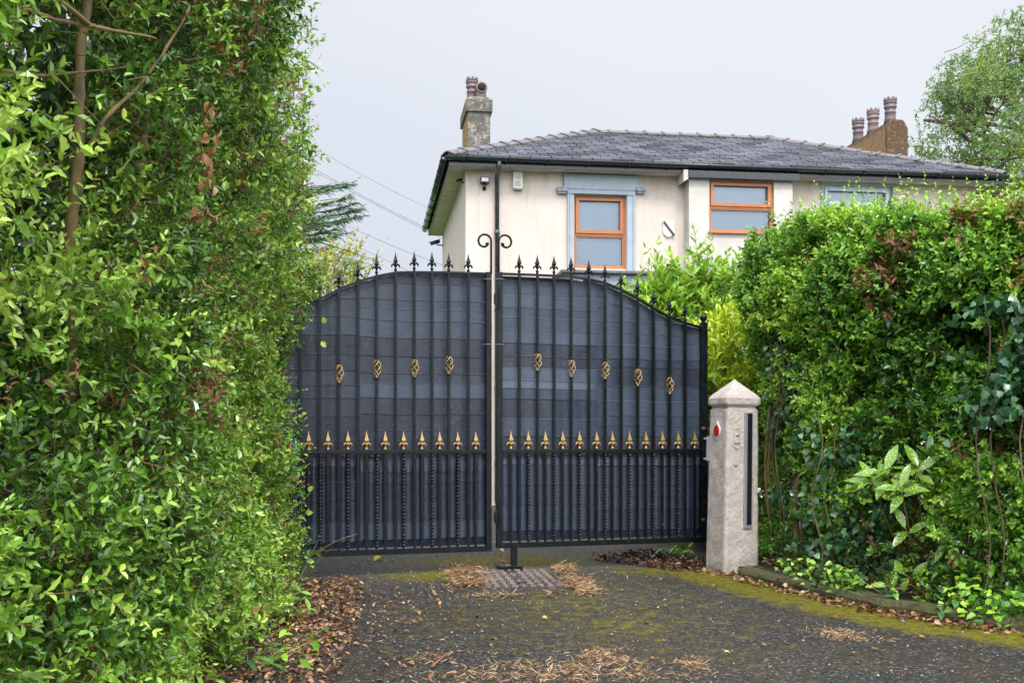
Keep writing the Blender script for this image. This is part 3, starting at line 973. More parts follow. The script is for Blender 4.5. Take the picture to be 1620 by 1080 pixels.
# drop-bolt foot on the drive
p = gnd(806, 902)
fr = empty('bolt_keeper', (G0.x + GX.x * s_of(806), G0.y + GX.y * s_of(806), 0), GA, 'black iron block with two holes on the drive under the gate drop bolt', 'gate keeper')
m = MB()
poly = [(-.09, 0), (.08, 0), (.08, .036), (.07, .046), (-.075, .046), (-.09, .030)]
MB().prism([(-.085, .005), (.085, .005), (.085, .034), (.078, .044), (-.078, .044), (-.085, .034)], -.075, .055).build('block', M['iron'], fr, bevel=.004)
m = MB()
for x in (-.055, .062): m.lathe([(.017, 0), (.017, .0015)], (x, -.02, .0445), n=14)
m.build('bolt_hole', M['black_hole'], fr)  # flat black discs painted in place of the shaded holes

# manhole cover
def manhole():
    r = gnd(817, 917)
    root = empty('drain_cover', (.03, 7.72, .0), radians(7), 'worn square-patterned iron drain cover set in the drive below the gate drop bolt', 'drain cover')
    W, D = .285, .47
    m = MB().box((-W, -D, -.02), (W, D, .010)); m.build('plate', M['cover'], root, bevel=.002)
    m = MB()
    t = .012
    for a, b in (((-W - .03, -D - .03, -.02), (W + .03, -D - .006, .012)), ((-W - .03, D + .006, -.02), (W + .03, D + .03, .012)),
                 ((-W - .03, -D - .006, -.02), (-W - .006, D + .006, .012)), ((W + .006, -D - .006, -.02), (W + .03, D + .006, .012))): m.box(a, b)
    m.build('rim', M['cover'], root)
    m = MB()
    nx, ny = 9, 13
    for i in range(nx):
        for j in range(ny):
            x = -W + .04 + (2 * W - .08) * i / (nx - 1); y = -D + .04 + (2 * D - .08) * j / (ny - 1)
            if abs(i - 4) < 1 and abs(j - 6) < 2: continue
            h = .010 * rng.uniform(.6, 1)
            if (i + j) % 2: m.box((x - .022, y - .010, .010), (x + .022, y + .010, .010 + h))
            else: m.box((x - .012, y - .022, .010), (x + .012, y + .022, .010 + h))
    m.build('raised_tread', simple('worn_tread', (.27, .22, .20), (.14, .11, .10), .4, 9), root)
    m = MB()
    for y in (-.30, .30): m.box((-.03, y - .012, .0172), (.03, y + .012, .022))
    m.build('lifting_slot', M['black_hole'], root)  # solid black bars painted in place of the shaded slots
manhole()

# ------------------------------------------------------------------ gate post
def gate_post():
    th = radians(19)
    c = Vector((1.597, 8.01, 0)) + Vector((cos(th), sin(th), 0)) * .137 + Vector((-sin(th), cos(th), 0)) * .137
    root = empty('gate_post', (c.x, c.y, 0), th, 'weathered cream-painted square concrete gate post with a pyramid cap, right of the gate', 'gate post')
    root.rotation_euler = (0, radians(1.0), th)
    from mathutils import noise as mn
    def rough(vs, amp):
        o = []
        for v in vs:
            v = Vector(v)
            r = Vector((v.x, v.y, 0)).normalized() if abs(v.x) + abs(v.y) > .01 else Vector((0, 0, 0))
            q = mn.noise(v * 9) * .6 + mn.noise(v * 30) * .3 + mn.noise(v * 70) * .15
            o.append(v + r * q * amp)
        return o
    def column(prof, n=10, amp=.006):
        # square rings with rounded corners
        vs = []; ring = []
        k = 12
        for hw, z in prof:
            pts = []
            for sx, sy, ex, ey in ((-1, -1, 1, -1), (1, -1, 1, 1), (1, 1, -1, 1), (-1, 1, -1, -1)):
                for i in range(k):
                    t = (i + .0) / k
                    x = sx + (ex - sx) * t; y = sy + (ey - sy) * t
                    m_ = max(abs(x), abs(y)); 
                    rr = (1 - .05 * max(0, min(abs(x), abs(y)) - .86) / .14)
                    pts.append((x * hw * rr, y * hw * rr, z))
            vs += pts
        n4 = 4 * k; fs = []
        for i in range(len(prof) - 1):
            for j in range(n4):
                fs.append((i * n4 + j, i * n4 + (j + 1) % n4, i * n4 + n4 + (j + 1) % n4, i * n4 + n4 + j))
        fs.append(tuple(range((len(prof) - 1) * n4, len(prof) * n4)))
        return rough(vs, amp), fs
    prof = [(.150 - .013 * (z / 1.24) - (.0), z) for z in np.linspace(-.03, 1.235, 60)]
    vs, fs = column(prof)
    MB().add(vs, fs, False).build('shaft', M['pillar'], root)
    cap = [(.133, 1.236), (.124, 1.246), (.124, 1.258), (.146, 1.272), (.150, 1.285), (.150, 1.322), (.140, 1.338)]
    for i in range(1, 10): cap.append((.140 * (1 - i / 10) + .004, 1.338 + .128 * i / 10))
    cap.append((.004, 1.468))
    vs, fs = column(cap, amp=.005)
    MB().add(vs, fs, False).build('cap', M['pillar'], root)
    # front-face fittings: x across, -y out
    fy = lambda z: -(.150 - .013 * (z / 1.24))
    R90 = None
    z0, z1 = .34, 1.215
    m = MB().add([(.005, fy(z0) + .004, z0), (.075, fy(z0) + .004, z0), (.075, fy(z1) + .004, z1), (.005, fy(z1) + .004, z1),
                  (.005, fy(z0) - .016, z0), (.075, fy(z0) - .016, z0), (.075, fy(z1) - .016, z1), (.005, fy(z1) - .016, z1)],
                 [(4, 5, 6, 7), (0, 4, 7, 3), (1, 2, 6, 5), (0, 1, 5, 4), (3, 7, 6, 2), (0, 3, 2, 1)])
    m.build('channel_frame', M['alu'], root, bevel=.003)
    a, b = z0 + .03, z1 - .008
    MB().add([(.028, fy(a) - .0165, a), (.066, fy(a) - .0165, a), (.066, fy(b) - .0165, b), (.028, fy(b) - .0165, b),
              (.028, fy(a) - .019, a), (.066, fy(a) - .019, a), (.066, fy(b) - .019, b), (.028, fy(b) - .019, b)],
             [(4, 5, 6, 7), (0, 4, 7, 3), (1, 2, 6, 5), (0, 1, 5, 4), (3, 7, 6, 2)]).build('black_strip', M['black_gloss'], root)
    # painted-over bell plate
    z = 1.04
    MB().box((-.085, fy(z) - .010, .98), (-.030, fy(z) + .01, 1.105)).build('bell_plate', M['pillar'], root, bevel=.005)
    m = MB().lathe([(.014, -.012), (.014, -.004), (.010, 0)], (-.057, fy(z) - .004, 1.045), n=12, axis='y')
    m.lathe([(.008, -.008), (.010, 0)], (-.057, fy(z) - .007, 1.092), n=10, axis='y')
    m.lathe([(.009, -.010), (.011, 0)], (-.065, fy(.82) - .002, .82), n=10, axis='y')
    m.build('screw', M['pillar'], root)
    MB().tube([(-.082, fy(.95) - .002, .968), (-.06, fy(.95) - .008, .938), (-.038, fy(.95) - .002, .962)], .006, n=6).build('hook', M['pillar'], root)
    # reflector on the left face
    x = -(.150 - .013 * .86) - .004
    my = MB(); mr_ = MB(); n = 28
    def oval(ry, rz, pt):
        return [(sin(2 * pi * i / n) * ry * (1 - .0), cos(2 * pi * i / n) * rz + (pt * max(0, abs(cos(2 * pi * i / n)) - .93) / .07 * (1 if cos(2 * pi * i / n) > 0 else -1))) for i in range(n)]
    o1 = oval(.045, .052, .020); o2 = oval(.040, .046, 0)
    cy, cz = .0, 1.075
    my.add([(x + .004, cy + a, cz + b) for a, b in o1] + [(x - .006, cy + a, cz + b) for a, b in o1], [tuple(range(2 * n - 1, n - 1, -1))] + [(i, (i + 1) % n, (i + 1) % n + n, i + n) for i in range(n)])
    my.build('reflector_plate', M['white_trim'], root)
    mr_.add([(x - .0065, cy + a, cz + b) for a, b in o2] + [(x - .012, cy + a * .9, cz + b * .9) for a, b in o2], [tuple(range(2 * n - 1, n - 1, -1))] + [(i, (i + 1) % n, (i + 1) % n + n, i + n) for i in range(n)])
    mr_.build('red_reflector', M['red'], root)
    # hinge bracket between post and gate
    m = MB().box((-.168, .11, .84), (-.135, .125, 1.03)).box((-.19, .112, .85), (-.15, .128, .865)).box((-.19, .112, 1.005), (-.15, .128, 1.02))
    m.build('hinge_bracket', M['grey_plastic'], root, bevel=.004)
gate_post()

# blue twine snagged at the hedge end of the gate
q0 = at(458, 686, 7.2); pts = []
for i in range(14):
    t = i / 13
    pts.append((q0.x + .03 * sin(t * 4) + .03 * t, 7.2 + .02 * sin(t * 9), q0.z - .19 * t + .02 * sin(t * 11)))
m = MB().tube(pts, .005, n=6); m.tube([(a + .012, b - .01, c - .02) for a, b, c in pts[:10]], .004, n=6)
tag(m.build('blue_twine', M['twine']), 'scrap of bright blue twine hanging between hedge and gate', 'twine')
# ================================================================== HOUSE
HT = math.atan2(.134, .991)
HO = Vector((-.926, 15.7, 0))
def hu(px, v):
    p = (px - 810) / F
    return (.926 + .134 * v + p * (15.7 + .991 * v)) / (.991 - .134 * p)
def hY(u, v): return 15.7 + .134 * u + .991 * v
def hz(py, u, v): return CH + (HZ - py) / F * hY(u, v)
EZ = CH + 4.10          # eaves line (top of gutter)
UW, VD, HD, RH = 8.74, 5.54, 2.77, 1.21
WI = .27                # wall set back under the eaves
house = empty('house', HO, HT, 'cream rendered house with a hipped slate roof behind the black gate', 'house')

def slate_plane(name, p00, du, dv, nrm_, inside, course=.165, wid=.31):
    """p00 eaves corner; du along eaves, dv up the slope (unit); inside(u, w) says if a slate centre is on the plane"""
    V = []; Q = []; R = []
    for j in range(22):
        w0 = j * course
        off = (j % 2) * wid / 2
        for i in range(-2, 40):
            u0 = i * wid + off
            uc, wc = u0 + wid / 2, w0 + course / 2
            if not inside(uc, wc): continue
            # clip the slate to the hip lines
            l = rng.uniform(-.004, .004); t = rng.uniform(0, .010); g = .007
            ww = w0 + course * 1.25
            th = .020
            a0, a1 = u0 + g, u0 + wid - g
            lo = w0 - .012 + l
            def P(u, w_, h): return p00 + du * u + dv * w_ + nrm_ * h
            x = [P(a0, lo, th + t), P(a1, lo, th + rng.uniform(0, .007)), P(a1, ww, .002), P(a0, ww, .002), P(a0, lo, -.004), P(a1, lo, -.004)]
            b = len(V); V += x
            Q += [(b, b + 1, b + 2, b + 3), (b + 4, b + 5, b + 1, b), (b + 4, b, b + 3, b + 3), (b + 5, b + 2, b + 1, b + 1)]
            R += [rng.random()] * 6
    Qa = [q for q in Q if len(set(q)) == 4]
    return V, Qa, R

def build_house():
    W = M['wall']
    # ---- walls (main box; front wall pierced by the windows is done as boards around each window)
    u0, u1, v0, v1 = WI, UW - WI, .28, VD - WI
    zt = EZ - .10
    # windows in the front wall: (u range, z range)
    w1 = (hu(908, v0), hu(990.5, v0)); wz1 = (hz(424, w1[0], v0), hz(308, w1[0], v0))
    w3 = (hu(1303, v0), hu(1411, v0)); wz3 = (hz(360, w3[0], v0), hz(293, w3[0], v0))
    bu = (hu(1090, .02), hu(1254, .02))         # projecting bay
    bm = MB()
    def wall_with_holes(m, ua, ub, za, zb, v, holes, th=.25):
        us = sorted({ua, ub, *[h[0] for h in holes], *[h[1] for h in holes]})
        for a, b in zip(us[:-1], us[1:]):
            cut = sorted([(h[2], h[3]) for h in holes if h[0] <= a + 1e-6 and h[1] >= b - 1e-6])
            z = za
            for c0, c1 in cut:
                m.box((a, v, z), (b, v + th, c0)); z = c1
            m.box((a, v, z), (b, v + th, zb))
    wall_with_holes(bm, u0, u1, -.05, zt, v0, [(*w1, *wz1), (*w3, *wz3)])
    bm.box((u0, v0 + .25, -.05), (u0 + .25, v1, zt)).box((u1 - .25, v0 + .25, -.05), (u1, v1, zt)).box((u0 + .25, v1 - .25, -.05), (u1 - .25, v1, zt))
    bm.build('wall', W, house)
    # ---- bay
    w2 = (hu(1122, .02), hu(1224.5, .02)); wz2 = (hz(367, w2[0], .02), hz(284, w2[0], .02))
    m = MB(); wall_with_holes(m, bu[0], bu[1], -.05, zt - .03, .02, [(*w2, *wz2)], th=.257)
    m.build('bay_wall', M['wall_cool'], house)
    # ---- soffit and fascia
    sz = EZ - .10
    m = MB().box((.03, .03, sz - .012), (UW - .03, v0 - .002, sz)).box((.03, v0 - .002, sz - .012), (u0 - .002, VD - .03, sz)).box((u1 + .002, v0 - .002, sz - .012), (UW - .03, VD - .03, sz))
    m.build('soffit', M['soffit'], house)
    m = MB().box((.0, .0, sz - .02), (UW, .028, EZ - .01)).box((.0, .03, sz - .02), (.028, VD, EZ - .01)).box((UW - .028, .03, sz - .02), (UW, VD, EZ - .01)).box((.03, VD - .028, sz - .02), (UW - .03, VD, EZ - .01))
    m.build('fascia', M['gutter'], house)
    # darker beam over the bay with a pale bracket
    MB().box((bu[0] - .03, -.075, zt - .10), (bu[1] + .08, -.004, zt + .015)).build('bay_fascia', M['gutter'], house, bevel=.008)
    MB().prism([(0, .02), (0, -.16), (.07, -.12), (.07, .02)], -.07, .26, Matrix.Translation((bu[0] - .11, 0, zt + .0))).build('bracket', M['wall_cool'], house)
    # ---- gutters: half-round channel with joints
    g = MB()
    def gutter(p0, p1, outn):
        p0, p1 = Vector(p0), Vector(p1); d = (p1 - p0).normalized(); n = 10; R = .058
        L = (p1 - p0).length
        def ring(p, r): return [p + outn * (r * cos(pi + pi * k / n)) + Vector((0, 0, 1)) * (r * sin(pi + pi * k / n)) for k in range(n + 1)]
        def sweep(a, b, r, th):
            ra, rb = ring(a, r), ring(b, r); ia, ib = ring(a, r - th), ring(b, r - th)
            vs = ra + rb + ia + ib; q = n + 1; fs = []
            for k in range(n):
                fs += [(k, k + 1, q + k + 1, q + k), (2 * q + k, 3 * q + k, 3 * q + k + 1, 2 * q + k + 1), (k, 2 * q + k, 2 * q + k + 1, k + 1), (q + k, q + k + 1, 3 * q + k + 1, 3 * q + k)]
            fs += [(0, q, 3 * q, 2 * q), (n, 2 * q + n, 3 * q + n, q + n)]
            g.add(vs, fs, True)
        sweep(p0, p1, R, .005)
        k = 0.25
        while k < L:
            sweep(p0 + d * k, p0 + d * (k + .035), R + .008, .006); k += .62
    gz = EZ + .0
    gutter((-.06, -.062, gz), (UW + .06, -.062, gz), Vector((0, -1, 0)))
    gutter((-.062, -.05, gz), (-.062, VD, gz), Vector((-1, 0, 0)))
    g.build('gutter', M['gutter'], house)
    # ---- roof planes
    tan = RH / HD
    ca = math.atan(tan); sl = HD / cos(ca)
    base = EZ + .02
    A = Vector((-.04, -.04, base)); 
    m = MB()
    r0, r1 = Vector((HD, HD, base + RH)), Vector((UW - HD, HD, base + RH))
    c = [Vector((-.03, -.03, base - .012)), Vector((UW + .03, -.03, base - .012)), Vector((UW + .03, VD + .03, base - .012)), Vector((-.03, VD + .03, base - .012))]
    m.add([*c, r0 - Vector((0, 0, .02)), r1 - Vector((0, 0, .02))], [(0, 1, 5, 4), (1, 2, 5), (2, 3, 4, 5), (3, 0, 4), (3, 2, 1, 0)])
    roof = m.build('roof', M['lead'], house)
    Vs = []; Qs = []; Rs = []
    def addp(p00, du, dv, nn, ins):
        v, q, r = slate_plane('', p00, du, dv, nn, ins)
        b = len(Vs); Vs.extend(v); Qs.extend([tuple(b + i for i in f) for f in q]); Rs.extend(r)
    up = Vector((0, cos(ca), sin(ca))); nn = Vector((0, -sin(ca), cos(ca)))
    ins_long = lambda u, w_: w_ < sl - .05 and u > w_ * cos(ca) + .03 and u < UW + .06 - w_ * cos(ca) - .03
    addp(Vector((-.03, -.05, base)), Vector((1, 0, 0)), up, nn, ins_long)
    addp(Vector((UW + .03, VD + .05, base)), Vector((-1, 0, 0)), Vector((0, -cos(ca), sin(ca))), Vector((0, sin(ca), cos(ca))), ins_long)
    ins_s = lambda u, w_: w_ < sl and u > w_ * cos(ca) + .03 and u < VD + .06 - w_ * cos(ca) - .03
    addp(Vector((-.05, VD + .03, base)), Vector((0, -1, 0)), Vector((cos(ca), 0, sin(ca))), Vector((-sin(ca), 0, cos(ca))), ins_s)
    addp(Vector((UW + .05, -.03, base)), Vector((0, 1, 0)), Vector((-cos(ca), 0, sin(ca))), Vector((sin(ca), 0, cos(ca))), ins_s)
    np_mesh('slates', np.array([tuple(v) for v in Vs]), Qs, M['slate'], roof, {'rnd': ('POINT', Rs)})
    # ---- ridge and hip tiles: angled saddles, each overlapping the next with a raised collar
    rt = MB(); mo = MB()
    def ridge(p, q, half, flat):
        p, q = Vector(p), Vector(q); d = (q - p).normalized(); L = (q - p).length
        side = d.cross(Vector((0, 0, 1))).normalized(); upv = side.cross(d).normalized()
        n = max(1, round(L / .335)); s = L / n
        for i in range(n):
            jt = rng.uniform(-.006, .006)
            a, b = p + d * (i * s), p + d * ((i + 1) * s + .012)
            def sec(c, w_, h, e):
                return [c - side * w_ + upv * (h - w_ * flat), c - side * w_ * .5 + upv * (h - w_ * flat * .36), c + upv * (h + .004), c + side * w_ * .5 + upv * (h - w_ * flat * .36), c + side * w_ + upv * (h - w_ * flat)]
            for (a_, b_, w_, h) in ((a, b, half, .062 + jt), (b - d * .05, b, half + .02, .085 + jt)):
                s0, s1 = sec(a_, w_, h, 0), sec(b_, w_, h + (.006 if w_ == half else 0), 0)
                vs = s0 + s1 + [x - upv * .02 for x in s0 + s1]
                fs = [(k, k + 1, k + 6, k + 5) for k in range(4)] + [(0, 10, 11, 1), (1, 11, 12, 2), (2, 12, 13, 3), (3, 13, 14, 4), (5, 6, 16, 15), (6, 7, 17, 16), (7, 8, 18, 17), (8, 9, 19, 18), (0, 5, 15, 10), (4, 14, 19, 9)]
                rt.add(vs, fs)
            # bedding mortar
            for k in range(6):
                c = a + d * (s * (k + .5) / 6)
                for sd_ in (-1, 1):
                    o = c + side * sd_ * (half + .0) + upv * (.045 - half * flat)
                    r = rng.uniform(.016, .03)
                    mo.add([o + d * r * 1.6, o + side * sd_ * r, o - d * r * 1.6, o - side * sd_ * r, o + upv * r, o - upv * r],
                           [(0, 1, 4), (1, 2, 4), (2, 3, 4), (3, 0, 4), (1, 0, 5), (2, 1, 5), (3, 2, 5), (0, 3, 5)])
    e = base
    ridge((-.03, -.03, e), r0, .125, .42)
    ridge((UW + .03, -.03, e), r1, .125, .42)
    ridge((-.03, VD + .03, e), r0, .125, .42)
    ridge((UW + .03, VD + .03, e), r1, .125, .42)
    ridge(r0 - Vector((.05, 0, 0)), r1, .12, .5)
    rt.build('ridge_tiles', M['ridge'], roof); mo.build('mortar', M['mortar'], roof)
    # ---- windows
    def window(ua, ub, za, zb, v, frame_m, split, fr=.055, top_thin=False, name='window'):
        # outer frame + opening top light + fixed bottom light
        vf = v + .045
        zm = za + (zb - za) * split
        root = MB()
        root.box((ua, vf, za), (ua + fr * .55, vf + .07, zb)).box((ub - fr * .55, vf, za), (ub, vf + .07, zb))
        a, b = ua + fr * .55, ub - fr * .55
        root.box((a, vf, za), (b, vf + .07, za + fr * .7)).box((a, vf, zb - fr * .55), (b, vf + .07, zb)).box((a, vf, zm - fr * .35), (b, vf + .07, zm + fr * .2))
        f = root.build(name, frame_m, house, bevel=.004)
        # upper sash standing proud
        s = MB(); c0, c1 = zm + fr * .2 + .003, zb - fr * .55 - .003; a2, b2 = a + .003, b - .003; t = fr * .95
        vs_ = vf - .018
        s.box((a2, vs_, c0), (a2 + t, vf + .04, c1)).box((b2 - t, vs_, c0), (b2, vf + .04, c1)).box((a2 + t, vs_, c0), (b2 - t, vf + .04, c0 + t)).box((a2 + t, vs_, c1 - t * .8), (b2 - t, vf + .04, c1))
        s.build('sash', frame_m, f, bevel=.004)
        bead = MB(); c0b, c1b = za + fr * .7, zm - fr * .35; t = .018
        bead.box((a, vf + .01, c0b), (a + t, vf + .04, c1b)).box((b - t, vf + .01, c0b), (b, vf + .04, c1b)).box((a + t, vf + .01, c0b), (b - t, vf + .04, c0b + t)).box((a + t, vf + .01, c1b - t), (b - t, vf + .04, c1b))
        bead.build('bead', frame_m, f)
        MB().box((a + .002, vf + .042, za + .02), (b - .002, vf + .048, zm)).build('pane', M['glass'], f)
        MB().box((a + .002, vf + .042, zm + .03), (b - .002, vf + .048, zb - .02)).build('pane', M['glass'], f)
        MB().box((a, vf + .085, za), (b, vf + .09, zb)).build('blind', M['blind'], f)
        return f
    f1 = window(*w1, *wz1, v0, M['wood'], .47)
    f2 = window(*w2, *wz2, .02, M['wood'], .49)
    f3 = window(*w3, *wz3, v0, M['white_trim'], .55)
    MB().box((w2[0] - .02, -.03, wz2[0] - .02), (w2[1] + .02, .03, wz2[0] - .002)).build('sill', M['wood'], f2)
    # blue-grey surround with moulded head and ears
    s = MB(); a, b = w1; za, zb = wz1
    jl, jr = hu(897, v0), hu(1004.5, v0); hl, hr = hu(891.5, v0), hu(1009, v0); zh = hz(279.5, a, v0); zhb = hz(300, a, v0)
    s.box((jl, v0 - .045, za - .12), (a - .006, v0 - .003, zhb)).box((b + .006, v0 - .045, za - .12), (jr, v0 - .003, zhb))
    s.box((a - .006, v0 - .045, zb + .006), (b + .006, v0 - .003, zhb))
    s.box((hl, v0 - .055, zhb), (hr, v0 - .003, zh))
    s.build('window_surround', M['blue_trim'], f1, bevel=.004)
    s = MB()   # inner moulding step
    s.box((jl + .03, v0 - .062, za - .12), (jl + .045, v0 - .047, zhb - .07)).box((jr - .045, v0 - .062, za - .12), (jr - .03, v0 - .047, zhb - .07)).box((jl + .03, v0 - .062, zhb - .07), (jr - .03, v0 - .047, zhb - .055))
    s.box((hl - .012, v0 - .07, zh), (hr + .012, v0 - .003, zh + .018))
    s.build('moulding', M['blue_trim'], f1, bevel=.003)
    for (x0, x1) in ((hu(880, v0), hu(897, v0) - .003), (hu(1004.5, v0) + .003, hu(1020, v0))):
        zc = hz(302, x0, v0)
        MB().box((x0, v0 - .09, zc - .02), (x1, v0 - .003, zc + .045)).box((x0 + .01, v0 - .07, zc - .05), (x1 - .01, v0 - .003, zc - .021)).build('ear_bracket', M['ears'], f1, bevel=.006)
    # pale surround round the half hidden window
    s = MB(); a, b = w3; za, zb = wz3
    s.box((a - .05, v0 - .03, za), (a - .004, v0 - .003, zb + .05)).box((b + .004, v0 - .03, za), (b + .05, v0 - .003, zb + .05)).box((a - .004, v0 - .03, zb + .004), (b + .004, v0 - .003, zb + .05))
    s.build('window_surround', M['blue_trim'], f3)
    # ground-floor bay with a lead flat roof, seen just over the gate
    ga, gb = hu(893, -.6), hu(1060, -.6); zr = hz(427, ga, -.6)
    m = MB().box((ga - .06, -.68, zr - .05), (gb + .06, .277, zr)); m.build('porch_roof', M['lead'], house, bevel=.012)
    MB().box((ga, -.6, zr - .20), (gb, .277, zr - .052)).build('porch_fascia', M['ears'], house)
    MB().box((ga + .04, -.55, -.05), (gb - .04, .277, zr - .202)).build('porch_wall', M['wall_cool'], house)
    # downpipe
    du_ = hu(786.5, v0 - .08)
    m = MB().tube([(du_, -.06, EZ - .05), (du_, -.06, EZ - .12), (du_, v0 - .07, EZ - .22), (du_, v0 - .07, .05)], .034, n=12)
    for z in np.arange(.6, EZ - .4, 1.15): m.tube([(du_, v0 - .07, z), (du_, v0 - .07, z + .07)], .042, n=12)
    m.build('downpipe', simple('grimy_downpipe', (.035, .045, .042), (.09, .09, .08), .45, 12), house)
    # shield plaque with a diagonal bar
    pc = hu(1057, v0); zc = hz(362.5, pc, v0); k = .255 / 40
    shp = [(-14, 17), (-11, 19), (-7, 17), (0, 19.5), (7, 17), (11, 19), (14, 17), (13, 10), (13.6, 3), (14, -5), (12, -13), (6, -18), (0, -20.5), (-6, -18), (-12, -13), (-14, -5), (-13.6, 3), (-13, 10)]
    m = MB().prism([(pc + a * k * .98, zc + b * k) for a, b in shp], v0 - .035, v0 - .002)
    pl = m.build('shield_plaque', M['plaque'], house, bevel=.006)
    T = Matrix.Translation((pc, 0, zc)) @ Matrix.Rotation(radians(-38), 4, 'Y')
    MB().box((-.013, v0 - .050, -.135), (.019, v0 - .037, .135), T).build('diagonal_bar', M['plaque_bar'], pl)
build_house()

def pot(kind):
    m = MB()
    if kind == 'crown':
        m.lathe([(.13, 0), (.112, .10), (.105, .20), (.118, .21), (.118, .228), (.104, .235), (.104, .30), (.128, .315), (.132, .335), (.122, .345), (.122, .40), (.134, .408), (.134, .425), (.122, .43), (.124, .46)], n=24)
        n = 8
        for i in range(n):
            a = 2 * pi * i / n
            T = Matrix.Rotation(a, 4, 'Z')
            m.prism([(-.044, .455), (.044, .455), (.040, .48), (.016, .52), (0, .53), (-.016, .52), (-.040, .48)], -.128, -.106, T)
    return m

def chimney(name, u, v, w_, d, z0, z1, label, sidem, pots, octag=False, group='chimney stacks'):
    # a part of the house: it moves with it
    m = MB()
    if not octag:
        m.box((u, v, z0), (u + w_, v + d, z1 - .26))
        st = m.build('chimney', M['chim_grey'], house, bevel=.012)
        o = .035
        c = MB().box((u - o, v - o, z1 - .258), (u + w_ + o, v + d + o, z1 - .06), bev=0)
        c.add([(u - o, v - o, z1 - .06), (u + w_ + o, v - o, z1 - .06), (u + w_ + o, v + d + o, z1 - .06), (u - o, v + d + o, z1 - .06),
               (u + .05, v + .04, z1 + .01), (u + w_ - .05, v + .04, z1 + .01), (u + w_ - .05, v + d - .04, z1 + .01), (u + .05, v + d - .04, z1 + .01)],
              [(0, 1, 5, 4), (1, 2, 6, 5), (2, 3, 7, 6), (3, 0, 4, 7), (4, 5, 6, 7)])
        c.build('chimney_cap', M['chim_grey'], st)
        MB().box((u - .0025, v + .06, z0), (u + .001, v + d - .1, z1 - .262)).build('stained_side', M['chim_side'], st)
    else:
        k = .07
        poly = [(u, z0), (u, z1 - .13), (u + .07, z1 - .015), (u + .11, z1), (u + w_ - .12, z1), (u + w_ - .08, z1 - .015), (u + w_, z1 - .15), (u + w_, z0)]
        m.prism(poly, v, v + d)
        st = m.build('chimney', M['chim_rust'], house, bevel=.02)
        MB().box((u - .003, v + .05, z0), (u + .001, v + d, z1 - .14)).build('stained_side', M['chim_side'], st)
    for (pu, pv, zz, sc, kind, mat) in pots:
        if kind == 'crown':
            p_ = pot('crown').build('chimney_pot', mat, st, loc=(pu, pv, zz)); p_.scale = (sc, sc, sc)
        else:          # short pot with a hooded cowl opening to the front
            q = MB().lathe([(.125, 0), (.12, .12), (.125, .17), (.115, .18)], (0, 0, 0), n=20)
            q.lathe([(.115, -.16), (.135, -.15), (.14, -.10), (.135, .08), (.08, .13)], (0, 0, .27), n=20, axis='y')
            p_ = q.build('chimney_pot', mat, st, loc=(pu, pv, zz)); p_.scale = (sc, sc, sc)
            h = MB().lathe([(.10, -.1625), (.10, -.161)], (0, 0, .27), n=20, axis='y').build('cowl_opening', M['black_hole'], p_)  # black disc painted for the dark inside the cowl
    return st
cu = hu(740, 2.35); zt = hz(152, cu, 2.35)
chimney('chimney', cu, 2.35, .385, 1.05, EZ + .2, zt, '', None,
        [(cu + .11, 2.72, zt - .0, .82, 'crown', M['pot']), (cu + .245, 2.52, zt - .01, .72, 'cowl', M['pot_pink'])])
cu = hu(1403, 2.0); zt = hz(188, cu, 2.0)
cu2 = hu(1403, 2.0)
chimney('chimney', cu2, 2.0, hu(1437, 2.0) - cu2, 1.75, EZ + .1, zt, '', None,
        [(cu2 + .15, 2.17, zt - .03, .86, 'crown', M['pot']), (cu2 + .15, 2.82, zt - .03, .86, 'crown', M['pot_pink']), (cu2 + .15, 3.42, zt - .03, .86, 'crown', M['pot'])], octag=True)

